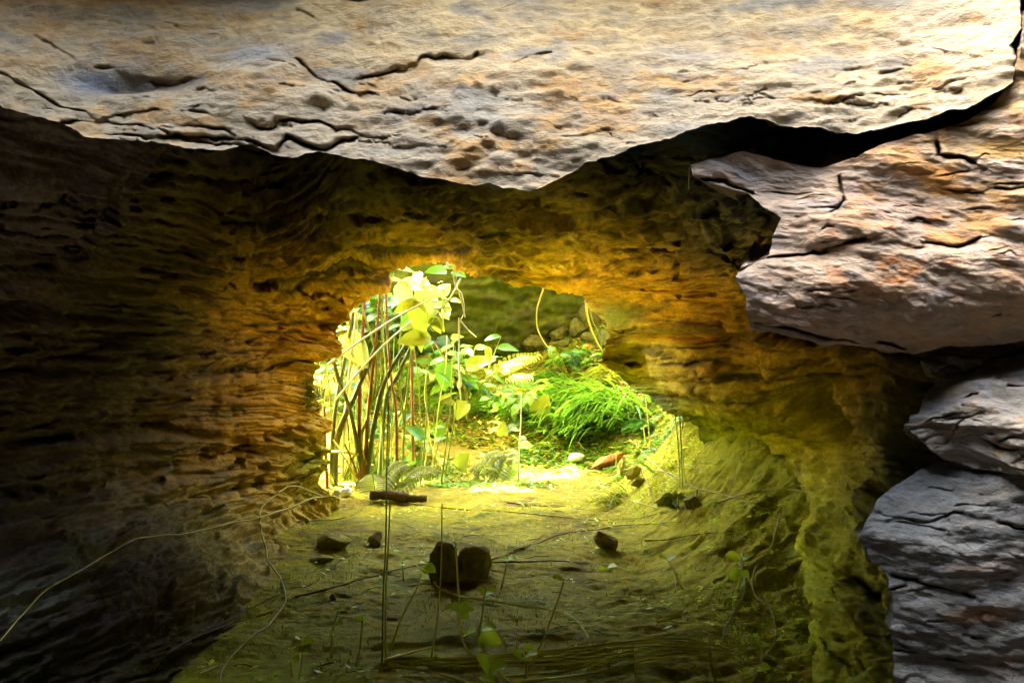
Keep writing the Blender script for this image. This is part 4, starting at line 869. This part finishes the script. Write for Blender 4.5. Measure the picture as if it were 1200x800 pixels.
for cx, cy, wp, hp, nb, ln, mt, sd_, dn, lab in [(600, 470, 60, 26, 260, .24, 'leaf_b', 61, (-.8, -.5), 'loose grass tuft between the fern and the bright tuft'), (650, 445, 50, 10, 160, .20, 'leaf_b', 62, (-.6, -.6), 'low grass patch on the slope below the rock heap'), (720, 440, 30, 18, 200, .22, 'leaf_y', 63, (-.9, -.4), 'yellowish grass patch at the foot of the right jamb'), (500, 505, 70, 26, 200, .16, 'leaf_y', 64, (.4, -.7), 'short sparse grass in the middle of the clearing')]:
    gg = grass('blades', '', cx, cy, wp, hp, nb, ln, mt, sd_, dn); tt = thing('grass_patch', gp(cx, cy), lab, 'grass'); gg.parent = tt; gg.location = -tt.location; tag(gg, kind='stuff')
g2 = grass('blades', '', 755, 500, 50, 14, 160, .16, 'leaf', 7, (-.9, -.2)); t = thing('grass_tuft', gp(755, 500), 'small dark green grass tuft right of the bright one', 'grass')
g2.parent = t; g2.location = -t.location; tag(g2, kind='stuff')
g3 = grass('blades', '', 364, 462, 16, 60, 110, .12, 'leaf_y', 8, (.2, -.9), upf=.1)
t = thing('moss_fringe', hit(372, 470), 'yellow green fringe of wiry moss on the left jamb', 'moss'); g3.parent = t; g3.location = -t.location; tag(g3, kind='stuff')
# bud stalks on the right bank
for pts, lab in [([(762, 528), (760, 500), (756, 462)], 'thin upright stalk with a small bud, nearest the grass tuft'), ([(757, 520), (755, 508), (754, 500)], 'very short bud stalk at the foot of the thin upright one'), ([(800, 572), (798, 520), (795, 456)], 'tallest thin bud stalk on the right bank'), ([(797, 570), (795, 525), (791, 482)], 'thin stalk just left of the tallest bud stalk'), ([(803, 566), (801, 545), (800, 528)], 'short thin stalk just right of the tallest bud stalk'), ([(799, 505), (803, 480), (806, 462)], 'reddish thin stalk leaning right behind the tallest bud stalk'), ([(722, 548), (722, 540), (722, 530)], 'short stalk in front of the red brown ledge stone')]:
    b = hit(*pts[0]); t = thing('bud_stalk', b, lab, 'plant', 'thin bud stalks on the right bank'); D2 = b.y-.02
    tube('stem', [P(x, y, D2) for x, y in pts], .0045, .003, M['stem_r' if 'reddish' in lab else 'straw'], t)
    x, y = pts[-1]; leaf(t, P(x, y, D2), P(x+4, y-3, D2), 'heart', 'leaf_y', .8, name='bud'); leaf(t, P(x, y+2, D2), P(x-4, y+1, D2), 'heart', 'leaf_y', .8, name='bud')
# --- foreground stalks and seedlings
def seedling(pts, leaves, label, r=.0035, mat='straw', name='seedling', cat='seedling', group='seedlings on the cave floor', lmat='leaf_seed', kind='heart'):
    x0, y0 = pts[0]; b = hit(x0, y0); t = thing(name, b, label, cat, group); D2 = b.y
    tube('stem', [b]+[P(x, y, D2-.015*i) for i, (x, y) in enumerate(pts[1:], 1)], r, r*.7, M[mat], t)
    for (ox, oy, ex, ey) in leaves: leaf(t, P(ox, oy, D2-.02), P(ex, ey, D2-.05), kind, lmat, .85, nrm=(R.uniform(-.3, .3), -.5, .85))
    return t
seedling([(448, 776), (449, 700), (452, 640), (453, 560), (455, 470)], [], 'tallest stalk rising from the foreground, left of the paired stones', .0030, 'stem_g', 'stalk', 'stalk', None)
seedling([(452, 774), (452, 700), (455, 640), (457, 592)], [], 'straw stalk close beside the tallest foreground stalk', .003, 'straw', 'stalk', 'stalk', None)
seedling([(505, 775), (513, 720), (517, 660), (518, 590)], [], 'thin stalk crossing in front of the dark upright stone', .0028, 'straw', 'stalk', 'stalk', None)
seedling([(552, 768), (541, 745), (537, 690), (534, 636)], [(534, 637, 528, 630), (534, 637, 540, 631)], 'pale stalk with a forked tip in front of the pitted mossy stone', .004, 'straw', 'stalk', 'stalk', None)
seedling([(620, 786), (640, 740), (655, 700), (661, 678)], [(661, 680, 650, 674), (661, 679, 667, 673)], 'bare curved stalk right of the paired stones', .003, 'straw', 'stalk', 'stalk', None)
seedling([(457, 762), (470, 725), (488, 690), (494, 672)], [(497, 672, 492, 662), (497, 664, 510, 668), (500, 660, 494, 657)], 'seedling with a bright round leaf left of the dark upright stone')
seedling([(573, 770), (562, 750), (566, 715), (569, 692)], [(569, 695, 560, 688), (569, 694, 580, 690), (566, 735, 580, 733), (561, 745, 588, 750)], 'seedling with several small leaves at the bottom centre')
seedling([(600, 800), (585, 788), (573, 768)], [(573, 785, 562, 766), (573, 785, 575, 768), (573, 785, 592, 775), (565, 790, 580, 796)], 'seedling with bent bright leaves at the bottom edge, centre')
seedling([(548, 766), (538, 735), (536, 715)], [(540, 715, 524, 708), (536, 712, 554, 712), (537, 716, 550, 722), (545, 742, 540, 735), (545, 743, 556, 736)], 'seedling with three spread pointed leaves below the paired stones')
seedling([(388, 770), (390, 740), (396, 716)], [(396, 716, 402, 711), (393, 730, 400, 729), (389, 745, 386, 741)], 'small seedling with stacked leaves in the lower left')
seedling([(350, 796), (354, 770), (353, 748)], [(354, 752, 364, 750), (354, 750, 348, 745), (352, 765, 360, 762)], 'leafy seedling nearest the lower left corner of the floor')
seedling([(342, 792), (341, 775), (342, 760)], [(342, 760, 338, 757), (342, 772, 349, 770)], 'tiny seedling left of the leafy lower left one')
seedling([(422, 760), (424, 735), (425, 722)], [(425, 722, 418, 728), (425, 722, 429, 717)], 'tiny seedling left of the tallest foreground stalk')
seedling([(473, 680), (472, 665), (472, 658)], [(472, 657, 479, 653), (472, 660, 468, 662)], 'tiny seedling on the twig left of the dark upright stone')
seedling([(587, 690), (593, 665), (596, 645)], [(596, 655, 586, 652), (597, 653, 604, 655), (597, 645, 594, 640)], 'tiny seedling right of the pitted mossy stone')
seedling([(866, 690), (870, 665), (867, 655)], [(868, 655, 852, 648), (868, 654, 882, 647), (868, 668, 855, 677), (869, 668, 878, 676)], 'seedling with a wide bright leaf pair on the right bank')
seedling([(800, 690), (790, 668), (782, 655)], [(782, 655, 773, 650), (783, 655, 791, 650)], 'tiny seedling on the dark slope right of the lone black stone')
seedling([(718, 668), (712, 664), (706, 662)], [(712, 664, 702, 667), (712, 664, 722, 661)], 'flat little seedling below the lone black stone')
seedling([(616, 800), (617, 780), (612, 765)], [(616, 770, 604, 764), (616, 768, 628, 762), (616, 768, 622, 772)], 'seedling standing in the straw bundle near the bottom edge')
seedling([(880, 800), (890, 780), (893, 752)], [(893, 755, 886, 748), (893, 756, 899, 751), (888, 782, 902, 780)], 'seedling at the foot of the winding vine near the bottom right')
seedling([(640, 770), (632, 765), (625, 760)], [(625, 760, 615, 757)], 'tiny seedling half under the straw bundle')
seedling([(745, 800), (744, 780), (742, 756)], [], 'thin pale stalk standing in the right end of the straw bundle', .0025, 'straw', 'stalk', 'stalk', None)
seedling([(838, 800), (834, 775), (830, 740)], [(830, 742, 826, 737)], 'thin pale stalk right of the straw bundle', .0028, 'straw', 'stalk', 'stalk', None)
ground_line('creeper', [(506, 664), (507, 678), (516, 690), (540, 698), (580, 705), (620, 712), (648, 715), (670, 722), (690, 745)], .0055, .002, 'straw', 'pale creeper running right from beneath the paired stones', 'creeper', off=.03)
t = thing('straw_bundle', gp(640, 775), 'bundle of long dry grass stalks lying across the bottom of the floor', 'dry grass')
for i, pts in enumerate([[(455, 775), (560, 769), (700, 756), (780, 750), (845, 757)], [(450, 773), (540, 780), (640, 770), (740, 758), (830, 756)], [(470, 769), (600, 774), (700, 768), (760, 760), (830, 761)], [(590, 792), (660, 786), (720, 773), (800, 764)], [(600, 798), (680, 790), (760, 772), (830, 764)], [(480, 778), (560, 774), (640, 766), (760, 752), (850, 762)], [(540, 772), (620, 766), (720, 753), (800, 748), (860, 762)], [(455, 777), (520, 790), (550, 800)], [(560, 780), (640, 778), (700, 772), (790, 756)], [(452, 772), (490, 762), (520, 755)]]):
    tube('stalk', [hit(x, y, .03+.004*i) for x, y in pts], .0042, .002, M['straw'], t, sides=5)
# --- uncountable small growth, litter and crumbs on the floor and banks
def scatter(name, n, box, maker, mat, seed, dens=None):
    r = np.random.default_rng(seed); V = []; Fc = []
    xs = r.uniform(box[0], box[1], n*3); ys = r.uniform(box[2], box[3], n*3)
    k = np.ones(n*3, bool)
    if dens is not None: k = r.uniform(0, 1, n*3) < dens(xs, ys)
    xs, ys = xs[k][:n], ys[k][:n]; zs = hgt(xs, ys)
    for x, y, z in zip(xs, ys, zs): maker(V, Fc, x, y, z, r)
    return tag(mesh_obj(name, V, Fc, M[mat]), kind='stuff')
def mk_leaf(V, Fc, x, y, z, r, s=.011):
    l = s*r.uniform(.5, 1.6); a = r.uniform(0, 6.28); t = r.uniform(-.4, .9); h = r.uniform(.002, .02)
    d = np.array([math.cos(a), math.sin(a), t*.6]); e = np.array([-math.sin(a), math.cos(a), r.uniform(-.3, .3)])
    c = np.array([x, y, z+h]); i = len(V)
    V += [c-d*l, c+e*l*.45, c+d*l, c-e*l*.45]; Fc.append((i, i+1, i+2, i+3))
def mk_blade(V, Fc, x, y, z, r, s=.03):
    l = s*r.uniform(.4, 1.4); a = r.uniform(0, 6.28); w_ = .0012; c = np.array([x, y, z-.003]); i = len(V)
    d = np.array([math.cos(a)*.5, math.sin(a)*.5, 1])*l; e = np.array([-math.sin(a), math.cos(a), 0])*w_
    V += [c-e, c+e, c+d*.6+e*.7, c+d*.6-e*.7, c+d*.6+np.array([math.cos(a), math.sin(a), .2])*l*.5]; Fc += [(i, i+1, i+2, i+3), (i+3, i+2, i+4, i+4)]
def mk_twig(V, Fc, x, y, z, r, s=.09):
    l = s*r.uniform(.3, 1.3); a = r.uniform(-1.2, 1.2)+(math.pi if r.uniform() < .5 else 0); w_ = r.uniform(.0008, .0022); i = len(V)
    c = np.array([x, y, z+.004]); d = np.array([math.cos(a), math.sin(a), r.uniform(-.05, .08)])*l
    e = np.array([0, 0, 1])*w_; g = np.array([-math.sin(a), math.cos(a), 0])*w_
    m = c+d*.5+np.array([0, 0, .006])+g*4
    for p in (c, m, c+d): V += [p-e, p+g, p+e]
    for j in (0, 3):
        for q in range(3): Fc.append((i+j+q, i+j+(q+1) % 3, i+j+3+(q+1) % 3, i+j+3+q))
def mk_crumb(V, Fc, x, y, z, r, s=.010):
    l = s*r.uniform(.3, 1.5)**1.5; i = len(V); c = np.array([x, y, z+l*.2])
    o6 = np.array([(1, 0, 0), (0, 1, 0), (-1, 0, 0), (0, -1, 0), (0, 0, .8), (0, 0, -.8)])*l*r.uniform(.6, 1.3, (6, 3))
    V += list(c+o6)
    for a_, b_ in ((0, 1), (1, 2), (2, 3), (3, 0)): Fc += [(i+a_, i+b_, i+4, i+4), (i+b_, i+a_, i+5, i+5)]
bankd = lambda x, y: np.clip(.15+.9*sm(.35, 1.0, x)+.0*y, 0, 1)
outd = lambda x, y: np.clip(1.1-.8*sm(.7, 1.2, x)*0-.9*np.exp(-((x-.33)/.4)**2-((y-6.3)/.3)**2), 0, 1)
clump = lambda f, s, lo, hi: (lambda x, y: sm(lo, hi, fbm(np.stack([x*f, y*f, x*0], 1), 3, s)))
scatter('ground_cover', 4200, (-1.0, 1.7, 2.5, 6.0), lambda *a: mk_leaf(*a, s=.012), 'leaf_seed', 1, lambda x, y: bankd(x, y)*clump(3, 5, .0, .5)(x, y))
scatter('ground_cover', 20000, (-1.3, 1.6, 5.95, 9.5), lambda *a: mk_leaf(*a, s=.022), 'leaf_b', 2, lambda x, y: outd(x, y)*clump(2.2, 9, -.4, .2)(x, y))
scatter('ground_cover', 7000, (-1.3, 1.6, 5.95, 9.5), lambda *a: mk_leaf(*a, s=.02), 'leaf_y', 3, lambda x, y: outd(x, y)*clump(2.7, 15, .0, .4)(x, y))
scatter('ground_cover', 2500, (-1.4, 1.6, 6.3, 9.5), lambda *a: mk_blade(*a, s=.10), 'leaf_b', 4, outd)
scatter('moss_sprigs', 15000, (-1.1, 1.7, 2.5, 6.2), lambda *a: mk_blade(*a, s=.026), 'moss', 5, lambda x, y: (.25+.75*bankd(x, y))*clump(4, 25, -.2, .4)(x, y))
scatter('dry_litter', 1800, (-1.2, 1.6, 2.6, 8.5), mk_twig, 'straw', 6, lambda x, y: clump(2, 33, -.3, .5)(x, y)*(.25+.75*sm(5.6, 6.2, y)+.5*sm(.5, 1, x)))
scatter('dark_litter', 60, (-1.3, 1.6, 2.6, 8.5), mk_twig, 'twig', 7)
scatter('dead_leaves', 700, (-1.3, 1.5, 5.9, 9.0), lambda *a: mk_leaf(*a, s=.026), 'vine', 8, outd)
scatter('soil_crumbs', 11000, (-1.3, 1.6, 2.5, 6.6), lambda *a: mk_crumb(*a, s=.013), 'soil_c', 9, clump(1.6, 51, -.4, .4))
scatter('moss_clumps', 14000, (-1.2, 1.7, 2.4, 6.2), lambda *a: mk_crumb(*a, s=.014), 'moss', 10, lambda x, y: (.3+.7*bankd(x, y))*clump(3.5, 57, -.1, .35)(x, y))
